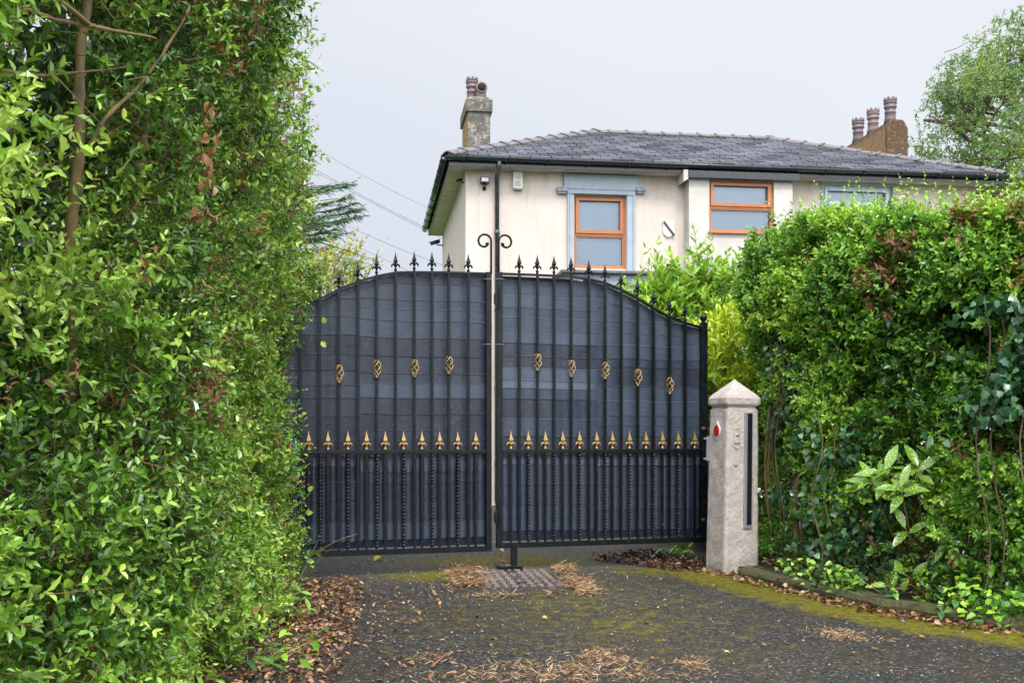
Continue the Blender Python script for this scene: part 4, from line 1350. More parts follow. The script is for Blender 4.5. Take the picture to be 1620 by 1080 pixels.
# fittings on the house wall
def hp(u, v, z):
    return Vector((HO.x + cos(HT) * u - sin(HT) * v, HO.y + sin(HT) * u + cos(HT) * v, z))
def fittings():
    v0 = .28
    u = hu(818.5, v0); z = hz(286, u, v0)
    r = empty('alarm_box', hp(u, v0, z), HT, 'white burglar alarm box under the eaves to the right of the downpipe', 'alarm box')
    MB().box((-.075, -.065, -.13), (.075, -.002, .13)).build('housing', M['white_plastic'], r, bevel=.015)
    MB().box((-.06, -.075, -.15), (.06, -.01, -.131)).build('lamp_lens', M['grey_plastic'], r)
    m = MB()
    for (x0, x1, zz) in ((-.045, .045, .045), (-.035, .035, .02), (-.04, .045, -.03), (-.045, .02, -.045), (-.045, .045, -.06), (-.045, .045, -.08), (-.045, .04, -.095)):
        x = x0
        while x < x1:
            l = rng.uniform(.006, .016); m.box((x, -.0665, zz), (min(x + l, x1), -.0648, zz + .008)); x += l + .005
    m.build('printing', M['dark_print'], r)
    u = hu(766, v0); z = hz(288, u, v0)
    r = empty('floodlight', hp(u, v0, z), HT, 'small grey outdoor floodlight on the wall left of the downpipe', 'floodlight')
    MB().add([(-.065, -.12, -.03), (.065, -.12, -.03), (.065, -.03, -.045), (-.065, -.03, -.045), (-.065, -.10, .05), (.065, -.10, .05), (.065, -.03, .06), (-.065, -.03, .06)],
             [(3, 2, 1, 0), (4, 5, 6, 7), (0, 1, 5, 4), (1, 2, 6, 5), (2, 3, 7, 6), (3, 0, 4, 7)]).build('lamp_head', M['gutter'], r, bevel=.006)
    MB().box((-.052, -.1215, -.018), (.052, -.1185, .036)).build('glass', M['alu'], r)
    MB().tube([(0, -.06, -.04), (0, -.05, -.10), (0, -.002, -.10)], .016, n=10).lathe([(.03, 0), (.03, .03)], (0, -.03, -.10), n=12, axis='y').build('bracket', M['gutter'], r)
    def cctv(u, v, z, label, rz, k=1.0):
        r = empty('security_camera', hp(u, v, z), HT + rz, label, 'security camera', 'security cameras on the side wall'); r.scale = (k, k, k)
        T = Matrix.Rotation(radians(-18), 4, 'Y')
        MB().tube([(0, 0, 0), (-.09, 0, 0), (-.13, 0, .03)], .012, n=8).lathe([(.03, 0), (.03, .012)], n=12, M4=Matrix.Rotation(radians(-90), 4, 'Y')).build('arm', M['gutter'], r)
        MB().tube([(-.24, 0, .02), (-.06, 0, .075)], .032, n=12).build('camera_body', M['gutter'], r)
        MB().add([(-.27, -.04, .048), (-.05, -.04, .118), (-.05, .04, .118), (-.27, .04, .048), (-.275, -.04, .038), (-.05, -.04, .108), (-.05, .04, .108), (-.275, .04, .038)], [(0, 1, 2, 3), (7, 6, 5, 4), (0, 4, 5, 1), (1, 5, 6, 2), (2, 6, 7, 3), (3, 7, 4, 0)]).build('sun_shield', M['gutter'], r)
    cctv(WI, 5.15, hz(388, WI, 5.15), 'black security camera sticking out from the far lower part of the house side wall', 0)
    cctv(WI, .55, hz(289, WI, .55), 'small black security camera just under the soffit near the front corner', radians(25), .55)
fittings()

# power cables far beyond the house
lines = [((515, 244), (600, 291), (690, 335), 'topmost thin power cable crossing the sky left of the house'),
         ((505, 271), (590, 318), (690, 368), 'upper cable of the close pair crossing the sky left of the house'),
         ((505, 275), (590, 321), (690, 372), 'lower cable of the close pair crossing the sky left of the house'),
         ((548, 356), (620, 388), (700, 419), 'power cable second from bottom, ending behind the house wall'),
         ((525, 373), (590, 401), (650, 430), 'lowest power cable, passing just above the spikes of the gate')]
for k, (a, b, c, lab) in enumerate(lines):
    Y = 44 + k * 2
    A, B, C = [at(*q, Y) for q in (a, b, c)]
    pts = []
    for i in range(-10, 16):
        t = i / 6.0
        x = A.x + (C.x - A.x) * t
        # parabola through A, B, C
        tb = (B.x - A.x) / (C.x - A.x)
        lin = A.z + (C.z - A.z) * t
        sag = (B.z - (A.z + (C.z - A.z) * tb)) / (tb * (tb - 1))
        pts.append((x, Y, lin + sag * t * (t - 1)))
    tag(MB().tube(pts, .021 if k else .014, n=6).build('power_cable', M['cable']), lab, 'power cable', 'power cables beyond the house')
# ================================================================== HEDGES
def polyline_sampler(pts, offs=None):
    pts = np.array(pts, float); seg = np.diff(pts, axis=0); L = np.hypot(seg[:, 0], seg[:, 1]); cum = np.concatenate([[0], np.cumsum(L)])
    def f(t):
        x = np.interp(t, cum, pts[:, 0]); y = np.interp(t, cum, pts[:, 1])
        e = .12
        x1 = np.interp(np.clip(t + e, 0, cum[-1]), cum, pts[:, 0]); y1 = np.interp(np.clip(t + e, 0, cum[-1]), cum, pts[:, 1])
        x0 = np.interp(np.clip(t - e, 0, cum[-1]), cum, pts[:, 0]); y0 = np.interp(np.clip(t - e, 0, cum[-1]), cum, pts[:, 1])
        d = nrm(np.stack([x1 - x0, y1 - y0], -1))
        return x, y, d
    return f, cum[-1]

def join(*arrs):
    return [np.concatenate(a) for a in zip(*arrs)]

def in_view(P, m=60):
    Y = np.maximum(P[:, 1], .1)
    px = 810 + P[:, 0] / Y * F; py = HZ - (P[:, 2] - CH) / Y * F
    return (px > -m * 3) & (px < 1620 + m * 3) & (py > -m * 2) & (py < 1080 + m * 3) & (P[:, 1] > .3)

def left_hedge():
    root = empty('hedge', (-1.9, 4.5, 0), 0, 'tall overgrown privet hedge filling the left side, higher than the gate', 'hedge')
    face = [(-1.38, .6), (-1.24, 2.2), (-1.20, 3.4), (-1.24, 4.6), (-1.37, 6.2), (-1.53, 7.2), (-1.70, 7.75), (-2.0, 8.2), (-2.2, 9.6)]
    fn, LT = polyline_sampler(face)
    zk = [0, .25, .6, 1.1, 1.8, 2.5, 3.2, 4.2, 4.8]; ok = [-.02, .0, -.03, -.05, .0, .09, .11, .02, -.15]
    H = 4.7
    def sample(n, dmin, dmax, power):
        t = rng.uniform(0, LT, n); z = rng.uniform(0.02, H, n)
        x, y, d = fn(t)
        outn = np.stack([d[:, 1], -d[:, 0], np.zeros(n)], -1)      # towards the drive (+x)
        off = np.interp(z, zk, ok)
        lump = (fbm(np.stack([x * 1.5, y * 1.9, z * 1.0], -1), 21, 3) - .5) * .50 + (vnoise(np.stack([x * 0, y * 4.5, z * 4.2], -1), 31) - .5) * .18
        # shallower bulge where it meets the gate
        lump *= np.interp(y, [0, 6.3, 7.6, 9], [1, 1, .62, .5])
        dep = dmin + (dmax - dmin) * rng.random(n) ** power
        P = np.stack([x, y, z], -1) + outn * (off + lump - dep)[:, None]
        return P, outn, dep, y, z, lump
    P, O, dep, y, z, lump = sample(58000, 0, .50, 1.7)
    keep = np.ones(len(P), bool)
    # the open pocket with the bare stems
    pocket = np.exp(-(((y - 3.25) / .68) ** 2 + ((z - 1.98) / .46) ** 2) ** 2)
    keep &= ~((rng.random(len(P)) < np.clip(pocket * 1.3, 0, .90)) & (P[:, 0] > -1.62))
    # irregular dark gaps
    gap = fbm(np.stack([y * 2.4, z * 1.7, y * 0], -1), 55, 2)
    gapv = fbm(np.stack([y * 1.5, z * .75, y * 0 + 4], -1), 58, 2)
    keep &= ~((gapv < np.interp(z, [.8, 1.6], [.35, .43])) & (dep < .36) & (rng.random(len(P)) < .86))
    keep &= ~((gap < .42) & (dep < .32) & (rng.random(len(P)) < .85))
    v = in_view(P)
    keep &= v | (rng.random(len(P)) < .25)
    keep &= ~((P[:, 1] > 8.3) & (rng.random(len(P)) < .5))
    P, O, dep, y, z = P[keep], O[keep], dep[keep], y[keep], z[keep]
    n = len(P)
    D = O * .8 + np.array([0, -.15, .45]) + rng.normal(size=(n, 3)) * .55
    # keep the shoots off the gate
    near = (P[:, 1] > 6.6)
    Lg = rng.uniform(.06, .17, n); Lg[near] *= .8
    lf = rng.uniform(.028, .046, n) * np.interp(P[:, 1], [2, 5, 7.5], [1.0, .92, .82])
    shade = fbm(np.stack([P[:, 1] * 1.3, P[:, 2] * 1.3, P[:, 0]], -1), 77, 3)
    R = np.clip((shade - .5) * 1.7 + .42 + rng.normal(size=n) * .19 + np.interp(P[:, 1], [5.6, 7], [0, -.06]) - .22 * np.exp(-((P[:, 1] - 4.6) / .9) ** 2) * np.interp(P[:, 2], [1.4, 2.2], [0, 1]), 0, 1)  # last term lowers leaf colour in the upper middle, painted shade
    npair = 4
    arr = sprigs(P, D, Lg, npair, lf, aspect=.47, sprigR=R)
    # brown dead shoots where a noise field says so
    nl = npair * 2 + 1
    dead = (fbm(np.stack([P[:, 1] * 2.6, P[:, 2] * 1.9, P[:, 0] * 2], -1), 99, 2) > .735) & (rng.random(n) < .42)
    dead |= rng.random(n) < .030 + .05 * np.interp(P[:, 1], [5.2, 6.4, 7.8], [0, 1, .8])
    dead &= P[:, 1] > 2.9
    dm = np.tile(dead, nl)
    A = [a[~dm] for a in arr]; B = [a[dm] for a in arr]
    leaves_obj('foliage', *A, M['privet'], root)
    leaves_obj('dead_leaves', B[0], B[1], B[2] - np.array([0, 0, .5]), B[3] * 1.1, B[4] * .8, B[5] * .6 + rng.random(len(B[5])) * .5, M['dead'], root, droop=.5)
    k = rng.random(n) < .6
    V, Q = twig_geo(P[k] - nrm(D[k]) * .05, P[k] + nrm(D[k]) * Lg[k][:, None], .0015)
    np_mesh('twigs', V, Q, M['twig'], root)
    # long untrimmed shoots standing out of the face
    Pq, Oq, dq, yq, zq, _ = sample(620, 0, .12, 1)
    kq = (np.exp(-(((yq - 3.25) / .8) ** 2 + ((zq - 1.98) / .55) ** 2)) < .3) & (yq > 2.3); Pq = Pq[kq]; Oq = Oq[kq]; nq = len(Pq)
    Dq = Oq * .7 + np.array([0, -.1, -.1]) + rng.normal(size=(nq, 3)) * .6
    Lq = rng.uniform(.16, .38, nq) * np.interp(Pq[:, 1], [5.0, 6.8], [1, .35])
    leaves_obj('long_shoots', *sprigs(Pq, Dq, Lq, 7, rng.uniform(.03, .048, nq), aspect=.5, sprigR=rng.uniform(.3, .95, nq)), M['privet'], root)
    V, Q = twig_geo(Pq, Pq + nrm(Dq) * Lq[:, None], .002); np_mesh('shoot_twigs', V, Q, M['twig'], root)['kind'] = 'stuff'
    # inner, larger leaves that close the hedge, coloured dark to paint its inner shade
    P, O, dep, y, z, _ = sample(42000, .42, 1.05, 1.0)
    kk = ~((np.abs(P[:, 1] - 3.25) < .6) & (np.abs(P[:, 2] - 1.98) < .42) & (P[:, 0] > -1.66)); P = P[kk]; O = O[kk]
    n = len(P)
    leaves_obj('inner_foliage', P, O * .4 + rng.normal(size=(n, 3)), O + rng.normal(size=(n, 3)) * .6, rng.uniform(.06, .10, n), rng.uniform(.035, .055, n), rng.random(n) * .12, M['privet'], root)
    # far side and top, seen only from elsewhere
    n = 9000
    t = rng.uniform(0, LT, n); x, y2, d = fn(t)
    P = np.stack([x - rng.uniform(.7, 1.3, n), y2, rng.uniform(.1, H, n)], -1)
    top = rng.random(n) < .35
    P[top, 0] = x[top] - rng.uniform(0, 1.3, top.sum()); P[top, 2] = H + rng.normal(size=top.sum()) * .07
    leaves_obj('outer_foliage', P, rng.normal(size=(n, 3)), rng.normal(size=(n, 3)), rng.uniform(.07, .12, n), rng.uniform(.05, .07, n), rng.random(n) * .6, M['privet'], root)
    # trunks and limbs
    def stem(pts, r0, r1, name='trunk', m=M['bark_orange']):
        pts = [Vector(p) for p in pts]; P2 = []
        for a, b in zip(pts[:-1], pts[1:]):
            for i in range(6):
                t = i / 6; q = a.lerp(b, t); nn = vnoise(np.array([[q.x * 6, q.y * 6, q.z * 6], [q.x * 6 + 9, q.y * 6, q.z * 6]]), 3) - .5
                P2.append((q.x + nn[0] * .03, q.y + nn[1] * .03, q.z))
        P2.append(tuple(pts[-1])); k = len(P2)
        rr = [(r0 + (r1 - r0) * i / (k - 1)) * (1 + .15 * sin(i * 1.7)) for i in range(k)]
        return MB().tube(P2, rr, n=9).build(name, m, root, loc=(1.9, -4.5, 0))
    a = lambda px, py, Y: tuple(at(px, py, Y))
    Y = 3.50
    stem([a(112, 640, 3.6), a(112, 400, 3.55), a(122, 300, Y), a(118, 230, Y), a(122, 130, Y), a(135, 20, 3.55), a(140, -120, 3.6)], .023, .014)
    stem([a(130, 240, Y), a(160, 190, 3.5), a(200, 150, 3.6), a(260, 90, 3.7), a(300, 10, 3.8)], .009, .004, 'branch')
    stem([a(-80, 100, 3.1), a(30, 115, 3.2), a(80, 122, 3.3), a(130, 115, 3.45), a(200, 105, 3.7)], .008, .003, 'branch')
    stem([a(205, 640, 4.3), a(215, 420, 4.25), a(210, 340, 4.3), a(225, 200, 4.4), a(262, 60, 4.5)], .026, .014)
    stem([a(82, -4, 2.75), a(150, 40, 3.0), a(195, 52, 3.1), a(248, 62, 3.15)], .009, .003, 'branch', M['twig'])
    stem([a(28, 8, 2.7), a(90, 34, 2.85), a(150, 41, 3.0)], .006, .005, 'branch', M['twig'])
    stem([a(124, 235, Y), a(98, 200, 3.4), a(60, 175, 3.35)], .008, .003, 'branch')
    stem([a(128, 238, Y), a(160, 215, 3.4), a(185, 205, 3.4)], .006, .003, 'branch')
    for (x, y, h, lean) in ((-1.75, 2.3, 4, .1), (-1.75, 5.3, 4.2, -.1), (-1.9, 6.2, 4.3, .05), (-1.95, 7.2, 4.3, .0), (-2.2, 8.4, 4.2, .1)):
        stem([(x, y, 0), (x + lean, y + .1, 1.2), (x - .05, y, 2.5), (x + .05, y + .1, h)], .04, .015)
    # long thin stray twigs in the outer layer
    n = 260
    P, O, dep, y, z, _ = sample(n, .0, .2, 1)
    D = nrm(O * .3 + rng.normal(size=(n, 3)) * [.6, 1, .8])
    D[P[:, 1] > 6.3] *= .3
    V, Q = twig_geo(P, P + D * rng.uniform(.15, .4, n)[:, None], .0028)
    np_mesh('stray_twigs', V, Q, M['twig'], root)['kind'] = 'stuff'
    # hanging string of pale brown dead leaves
    n = 26
    t = np.linspace(0, 1, n)
    base = np.array([tuple(at(320 + 3 * sin(k * 3), 160 + 135 * k / n, 3.72)) for k in range(n)]) + rng.normal(size=(n, 3)) * .012
    base[:, 0] += .02
    leaves_obj('hanging_dead_leaves', base, rng.normal(size=(n, 3)) * .5 + np.array([0, 0, -1]), rng.normal(size=(n, 3)) + np.array([.6, -1, 0]), rng.uniform(.028, .044, n), rng.uniform(.018, .028, n), rng.uniform(.3, 1, n), M['dead'], root, prof=FINE, fold=.4, droop=.5)
    # children are in world space: shift them by the root
    for c in root.children:
        if c.location.length < 1e-6: c.location = (1.9, -4.5, 0)
    return root
left_hedge()

def right_hedge():
    root = empty('hedge', (3, 7.5, 0), 0, 'broad clipped privet hedge on the right, behind the kerb, shorter than the left one', 'hedge')
    face = [(3.0, 9.7), (2.35, 9.25), (2.08, 8.8), (2.02, 8.35), (2.08, 7.9), (2.18, 7.45), (2.37, 6.75), (2.64, 6.02), (3.12, 5.42), (4.3, 4.6), (5.5, 4.0)]
    fn, LT = polyline_sampler(face)
    H = 2.42; T = 1.15
    hs = lambda y: np.interp(y, [4.5, 5.2, 5.7, 6.4, 7.0, 7.8, 8.5, 9.5], [.86, .895, .93, .985, 1.03, 1.075, 1.07, 1.04])
    def sample(n, dmin, dmax, power):
        t = rng.uniform(0, LT, n); x, y, d = fn(t)
        outn = np.stack([d[:, 1], -d[:, 0], np.zeros(n)], -1)
        # face runs down towards the camera: outward is to the left / front
        outn[outn[:, 0] > 0] *= 1
        q = rng.uniform(0, H + T * .75, n)
        top = q > H
        z = np.where(top, H, q); inw = np.where(top, (q - H), 0)
        out3 = np.where(top[:, None], np.array([0, 0, 1.0]), outn)
        # rounded shoulder
        sh = np.clip((z - (H - .35)) / .35, 0, 1)
        out3 = nrm(out3 + np.stack([sh * 0, sh * 0, sh * .7], -1))
        Hn = (vnoise(np.stack([x * 1.3, y * 1.3, x * 0], -1), 41) - .5) * .16
        lump = (fbm(np.stack([x * 2.0, y * 2.0, z * 1.9], -1), 23, 3) - .5) * .34 + (vnoise(np.stack([x * 6, y * 6, z * 6], -1), 33) - .5) * .10
        off = np.interp(z, [0, .5, 1.0, 1.5, 2.0, 2.45], [.02, -.04, -.08, .0, .07, -.05])
        # left end: overhang above, cut back below behind the post
        off = off + np.interp(y, [6.5, 7.8, 8.6], [0, 0.02, .10]) * np.clip((z - 1.2) / .4, 0, 1)
        dep = dmin + (dmax - dmin) * rng.random(n) ** power
        P = np.stack([x, y, z + Hn * (z / H)], -1) - outn * inw[:, None] + out3 * (lump - dep)[:, None] + outn * (off * ~top)[:, None]
        P[:, 2] *= hs(y)
        return P, out3, dep, z
    # orient test: outward must point to -x
    P, O, dep, z = sample(50000, 0, .42, 1.6)
    keep = in_view(P) | (rng.random(len(P)) < .3)
    dens = np.interp(z, [0, .35, .8, 1.25, 2.5], [.48, .48, .60, .92, 1])
    keep &= rng.random(len(P)) < dens
    gap = fbm(np.stack([P[:, 0] * 3, P[:, 1] * 3, P[:, 2] * 3], -1), 57, 2)
    gap2 = fbm(P * 1.25, 63, 2)
    keep &= ~((gap < np.interp(P[:, 2], [.4, 1.3], [.45, .41])) & (dep < .30) & (rng.random(len(P)) < .93))
    keep &= ~((gap2 < np.interp(P[:, 2], [.5, 1.1, 1.6, 2.2], [.42, .44, .36, .30])) & (rng.random(len(P)) < .80))
    P, O, dep, z = P[keep], O[keep], dep[keep], z[keep]
    n = len(P)
    D = O * .9 + np.array([0, 0, .4]) + rng.normal(size=(n, 3)) * .5
    Lg = rng.uniform(.05, .13, n)
    lf = rng.uniform(.032, .048, n)
    shade = fbm(P * 1.5, 78, 3)
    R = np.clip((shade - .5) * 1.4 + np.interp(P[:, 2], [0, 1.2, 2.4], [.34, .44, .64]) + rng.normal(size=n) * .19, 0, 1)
    npair = 4; nl = npair * 2 + 1
    arr = sprigs(P, D, Lg, npair, lf, aspect=.56, sprigR=R)
    d1 = fbm(P * 2.1, 101, 2) + .16 * np.exp(-((P[:, 2] - 2.15) / .25) ** 2)
    dead = (d1 > .80) & (rng.random(n) < .45); dead |= rng.random(n) < .008
    dm = np.tile(dead, nl)
    A = [a[~dm] for a in arr]; B = [a[dm] for a in arr]
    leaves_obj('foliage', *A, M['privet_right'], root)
    leaves_obj('dead_leaves', B[0], B[1], B[2], B[3], B[4] * .9, B[5] * .35 + rng.random(len(B[5])) * .35, M['dead'], root, droop=.4)
    k = rng.random(n) < .5
    V, Q = twig_geo(P[k] - nrm(D[k]) * .06, P[k] + nrm(D[k]) * Lg[k][:, None], .0015)
    np_mesh('twigs', V, Q, M['twig'], root)
    # new shoots standing above the top
    t = rng.uniform(0, LT * .85, 420); x, y, d = fn(t)
    P = np.stack([x + d[:, 1] * -rng.uniform(.0, .5, 420), y + d[:, 0] * rng.uniform(.0, .5, 420), (H - .04) * hs(y) + rng.uniform(-.08, .06, 420)], -1)
    D = np.array([0, 0, 1.0]) + rng.normal(size=P.shape) * .28
    S_ = sprigs(P, D, rng.uniform(.08, .24, 420), 6, rng.uniform(.026, .036, 420), aspect=.5, sprigR=rng.uniform(.6, 1, 420))
    leaves_obj('young_shoots', *S_, M['privet_right'], root)
    V, Q = twig_geo(P, P + nrm(D) * .15, .002); np_mesh('shoot_stems', V, Q, M['twig'], root)['kind'] = 'stuff'
    # inside: leaf colour kept near black, painting the shade deep in the hedge
    P, O, dep, z = sample(42000, .36, 1.0, 1.0)
    kk = rng.random(len(P)) < np.interp(P[:, 2], [.2, .9, 1.4], [.45, .6, 1]); P = P[kk]; O = O[kk]; n = len(P)
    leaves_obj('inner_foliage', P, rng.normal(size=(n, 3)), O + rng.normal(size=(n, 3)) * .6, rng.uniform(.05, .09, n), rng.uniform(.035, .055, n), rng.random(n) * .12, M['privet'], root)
    # stems rising from the bed
    pts = [(1.98, 8.25, .10, .1), (2.12, 7.95, .02, .05), (2.30, 7.65, .22, .12), (2.42, 7.35, .02, .0), (2.62, 7.05, -.1, .1), (2.78, 6.75, .12, .1), (2.95, 6.5, 0, .1), (3.15, 6.3, .1, 0), (3.4, 6.05, -.06, 0), (3.8, 5.7, .1, 0), (2.5, 8.0, .0, 0), (2.9, 7.4, .1, 0)]
    for (x, y, lx, ly) in pts:
        for q in range(2):
            r = rng.uniform(.015, .032); l = rng.normal(size=2) * .14
            P2 = []
            for i in range(14):
                tt = i / 13; P2.append((x + (lx + l[0]) * tt + .03 * sin(tt * 9 + x * 7), y + (ly + l[1]) * tt + .02 * cos(tt * 7 + q), -.0 + 2.1 * tt))
            MB().tube(P2, [r * (1 - .6 * i / 13) * (1 + .2 * sin(i * 2.1)) for i in range(14)], n=8).build('trunk', M['bark_orange'], root)
            for w_ in range(4 if y < 7.9 else 0):
                i = int(rng.integers(3, 11)); a = np.array(P2[i]); dd = np.array([rng.normal() * .1, rng.normal() * .1, rng.uniform(.15, .4)])
                MB().tube([tuple(a), tuple(a + dd * .5 + rng.normal(size=3) * .03), tuple(a + dd)], [r * .4, r * .3, r * .15], n=5).build('branch', M['bark_orange'], root)
    for c in root.children:
        if c.location.length < 1e-6: c.location = (-3, -7.5, 0)
    return root
right_hedge()

# ------------------------------------------------------------------ other plants
def plant(name, loc, label, cat, group=None):
    return empty(name, loc, 0, label, cat, group)
def shift(root):
    for c in root.children:
        if c.location.length < 1e-6: c.location = -root.location

def ivy(cx, cy, zr, n, nrm2, spread, label):
    root = plant('ivy', (cx, cy, .05), label, 'ivy')
    t = rng.normal(size=n); z = rng.uniform(zr[0], zr[1], n)
    side = np.array([-nrm2[1], nrm2[0], 0]); o = np.array([nrm2[0], nrm2[1], 0])
    P = np.array([cx, cy, 0]) + side * (t * spread)[:, None] + o * (rng.uniform(-.12, .10, n))[:, None]; P[:, 2] = z
    gm = (fbm(P * 5, 5, 2) > .50) & ~((P[:, 0] < 1.93) & (P[:, 1] < 8.5)); P = P[gm]; n = len(P)
    leaves_obj('leaves', P, np.array([0, 0, -.8]) + rng.normal(size=(n, 3)) * .6, o + rng.normal(size=(n, 3)) * .45 + np.array([0, 0, .4]), rng.uniform(.035, .06, n), rng.uniform(.035, .055, n), rng.random(n), M['ivy'], root, prof=IVY, fold=.08)
    for k in range(5):
        x = cx + side[0] * rng.normal() * spread; y = cy + side[1] * rng.normal() * spread
        MB().tube([(x + .03 * sin(i), y + .03 * cos(i * 1.3), .05 + (zr[1] - .05) * i / 9) for i in range(10)], .005, n=5).build('stem', M['bark'], root)
    shift(root)
ivy(2.08, 8.02, (.15, 1.75), 900, (-.85, -.5), .13, 'dark ivy climbing the end of the right hedge just behind the concrete post')
ivy(2.29, 7.10, (.08, 1.15), 1400, (-.8, -.6), .30, 'dark ivy over the foot of the hedge in front of the bare hedge stems')
ivy(2.74, 5.78, (1.0, 1.8), 1200, (-.8, -.6), .18, 'dark blue-green ivy patch on the hedge at the right edge of the photo')

def whorl_plant(root, stems, leafL, leafW, matl, nper=9, prof=FINE, droop=.3, stem_r=.004, up=.25, tip_R=(.2, .9)):
    for (b, tip) in stems:
        b, tip = np.array(b, float), np.array(tip, float)
        mid = (b + tip) / 2 + rng.normal(size=3) * .03
        MB().tube([tuple(b), tuple(mid), tuple(tip)], [stem_r * 1.4, stem_r, stem_r * .7], n=6).build('stem', M['twig'], root)
        d = nrm((tip - mid)[None])[0]
        n = nper
        ang = np.arange(n) * 2.4 + rng.random() * 6
        a = nrm(np.cross(d, np.array([.3, .2, .9]))[None])[0]; c = np.cross(d, a)
        k = np.linspace(0, 1, n)
        P = tip - d * (k[:, None] * .10)
        D = a * np.cos(ang)[:, None] + c * np.sin(ang)[:, None] + d * (.7 - .6 * k)[:, None] + np.array([0, 0, .05])
        Nn = d * .4 + np.array([-.3, -.75, .75]) + rng.normal(size=(n, 3)) * .25
        Ls = leafL * rng.uniform(.7, 1.15, n)
        yield P, D, Nn, Ls, Ls * leafW, rng.uniform(*tip_R, n)

def spotted():
    root = plant('spotted_laurel', (2.48, 6.75, .05), 'spotted laurel with long yellow-speckled leaves growing out of the lower right hedge', 'shrub')
    Y = 6.35
    g = (2.62, 6.85, .06)
    tips = [(1400, 742, Y + .1), (1452, 738, Y), (1478, 722, Y + .15), (1425, 770, Y - .05), (1490, 765, Y + .1), (1375, 752, Y + .15)]
    arr = join(*list(whorl_plant(root, [(g, tuple(at(*t))) for t in tips], .17, .34, M['spotted'], nper=7)))
    tips = [(1432, 835, Y), (1500, 850, Y - .1), (1520, 810, Y)]
    arr2 = join(*list(whorl_plant(root, [(g, tuple(at(*t))) for t in tips], .13, .36, M['spotted'], nper=4, tip_R=(.0, .8))))
    tips = [(1400, 925, 6.35), (1425, 905, 6.4)]
    arr3 = join(*list(whorl_plant(root, [((2.45, 6.5, .06), tuple(at(*t))) for t in tips], .12, .42, M['spotted'], nper=4, tip_R=(.0, .8))))
    leaves_obj('leaves', *join(arr, arr2, arr3), M['spotted'], root, prof=FINE, fold=.12, droop=.25)
    shift(root)
spotted()

def bush(root, cx, cy, rx, ry, z0, z1, n, leafL, aspect, matl, npair=4, Lg=(.10, .25), R0=None, prof=HEX, up=.6, shell=.55, name='foliage', spread=.8, seed=0):
    v = nrm(rng.normal(size=(n, 3))); r = rng.random(n) ** .33 * (1 - shell) + shell
    r = r * (1 + (fbm(v * 2.2 + seed, 61 + seed, 2) - .5) * .7)
    P = v * r[:, None] * np.array([rx, ry, (z1 - z0) / 2]) + np.array([cx, cy, (z0 + z1) / 2])
    P = P[P[:, 2] > .05]; v = v[:len(P)]
    n = len(P); v = nrm(P - np.array([cx, cy, (z0 + z1) / 2]))
    D = v * .6 + np.array([0, 0, up]) + rng.normal(size=(n, 3)) * .35
    R = np.clip(rng.normal(size=n) * .18 + np.interp(P[:, 2], [z0, z1], [.2, .75]) + (fbm(P * 1.8, 7, 2) - .5) * .8, 0, 1)
    a = sprigs(P, D, rng.uniform(*Lg, n), npair, rng.uniform(leafL * .75, leafL * 1.15, n), aspect=aspect, sprigR=R, spread=spread)
    leaves_obj(name, *a, matl, root, prof=prof, fold=.15)
    k = rng.random(n) < .6
    V, Q = twig_geo(P[k] - nrm(D[k]) * .15, P[k] + nrm(D[k]) * .16, .004); np_mesh('twigs', V, Q, M['twig'], root)

def laurel():
    root = plant('laurel_bush', (2.0, 11.3, 0), 'bright green laurel bush rising behind the right gate leaf, in front of the house bay', 'bush')
    bush(root, 2.05, 11.2, 1.0, .75, .5, 2.80, 2000, .115, .36, M['laurel'], npair=4, prof=FINE, seed=1)
    bush(root, 1.35, 10.9, .5, .5, .9, 2.5, 620, .105, .36, M['laurel'], npair=4, prof=FINE, seed=2, name='side_foliage')
    # tall shoots
    tips = [(1098, 362, 11), (1036, 396, 10.8), (1065, 420, 11), (1157, 392, 11.3), (1120, 412, 11), (1010, 432, 10.7), (1088, 430, 11), (1183, 372, 11.5), (985, 450, 10.6), (1045, 440, 11), (1140, 430, 11)]
    P = []; D = []; L = []
    for px, py, Y in tips:
        t = at(px, py, Y); l = rng.uniform(.35, .6); d = Vector((rng.normal() * .12, rng.normal() * .1, 1)).normalized()
        P.append(tuple(t - d * l)); D.append(tuple(d)); L.append(l)
        MB().tube([tuple(t - d * l * 2), tuple(t)], [.008, .004], n=5).build('shoot', M['laurel_stem'], root)
    P, D, L = np.array(P), np.array(D), np.array(L); n = len(P)
    a = sprigs(P, D, L, 8, np.full(n, .11), aspect=.30, sprigR=rng.uniform(.3, .8, n), spread=.55, jit=.25)
    leaves_obj('shoot_leaves', *a, M['laurel'], root, prof=FINE, fold=.15)
    for k in range(7):
        x, y = 1.95 + rng.normal() * .35, 11.2 + rng.normal() * .3
        MB().tube([(1.95 + (x - 1.95) * .4, 11.2 + (y - 11.2) * .4, 0), ((x + 1.95) / 2, (y + 11.2) / 2, 1.0), (x, y, 2.3)], [.035, .02, .008], n=7).build('stem', M['bark'], root)
    shift(root)
M['laurel_stem'] = simple('green_stem', (.18, .26, .05), None, .6)
laurel()

def golden():
    root = plant('golden_shrub', (1.95, 9.7, 0), 'yellow-green shrub between the right gate leaf and the hedge, above the concrete post', 'shrub')
    bush(root, 2.02, 9.75, .44, .45, .95, 2.06, 520, .115, .28, M['gold_laurel'], npair=4, prof=FINE, up=.8, seed=3, Lg=(.1, .2), spread=.6)
    bush(root, 2.05, 9.75, .58, .5, .1, 1.35, 620, .10, .34, M['laurel'], npair=4, prof=HEX, seed=4, name='lower_foliage')
    for k in range(6):
        x, y = 1.98 + rng.normal() * .2, 9.75 + rng.normal() * .2
        MB().tube([(2.0, 9.75, 0), ((x + 2) / 2, (y + 9.75) / 2, .8), (x, y, 1.7)], [.02, .012, .006], n=7).build('stem', M['bark'], root)
    shift(root)
golden()

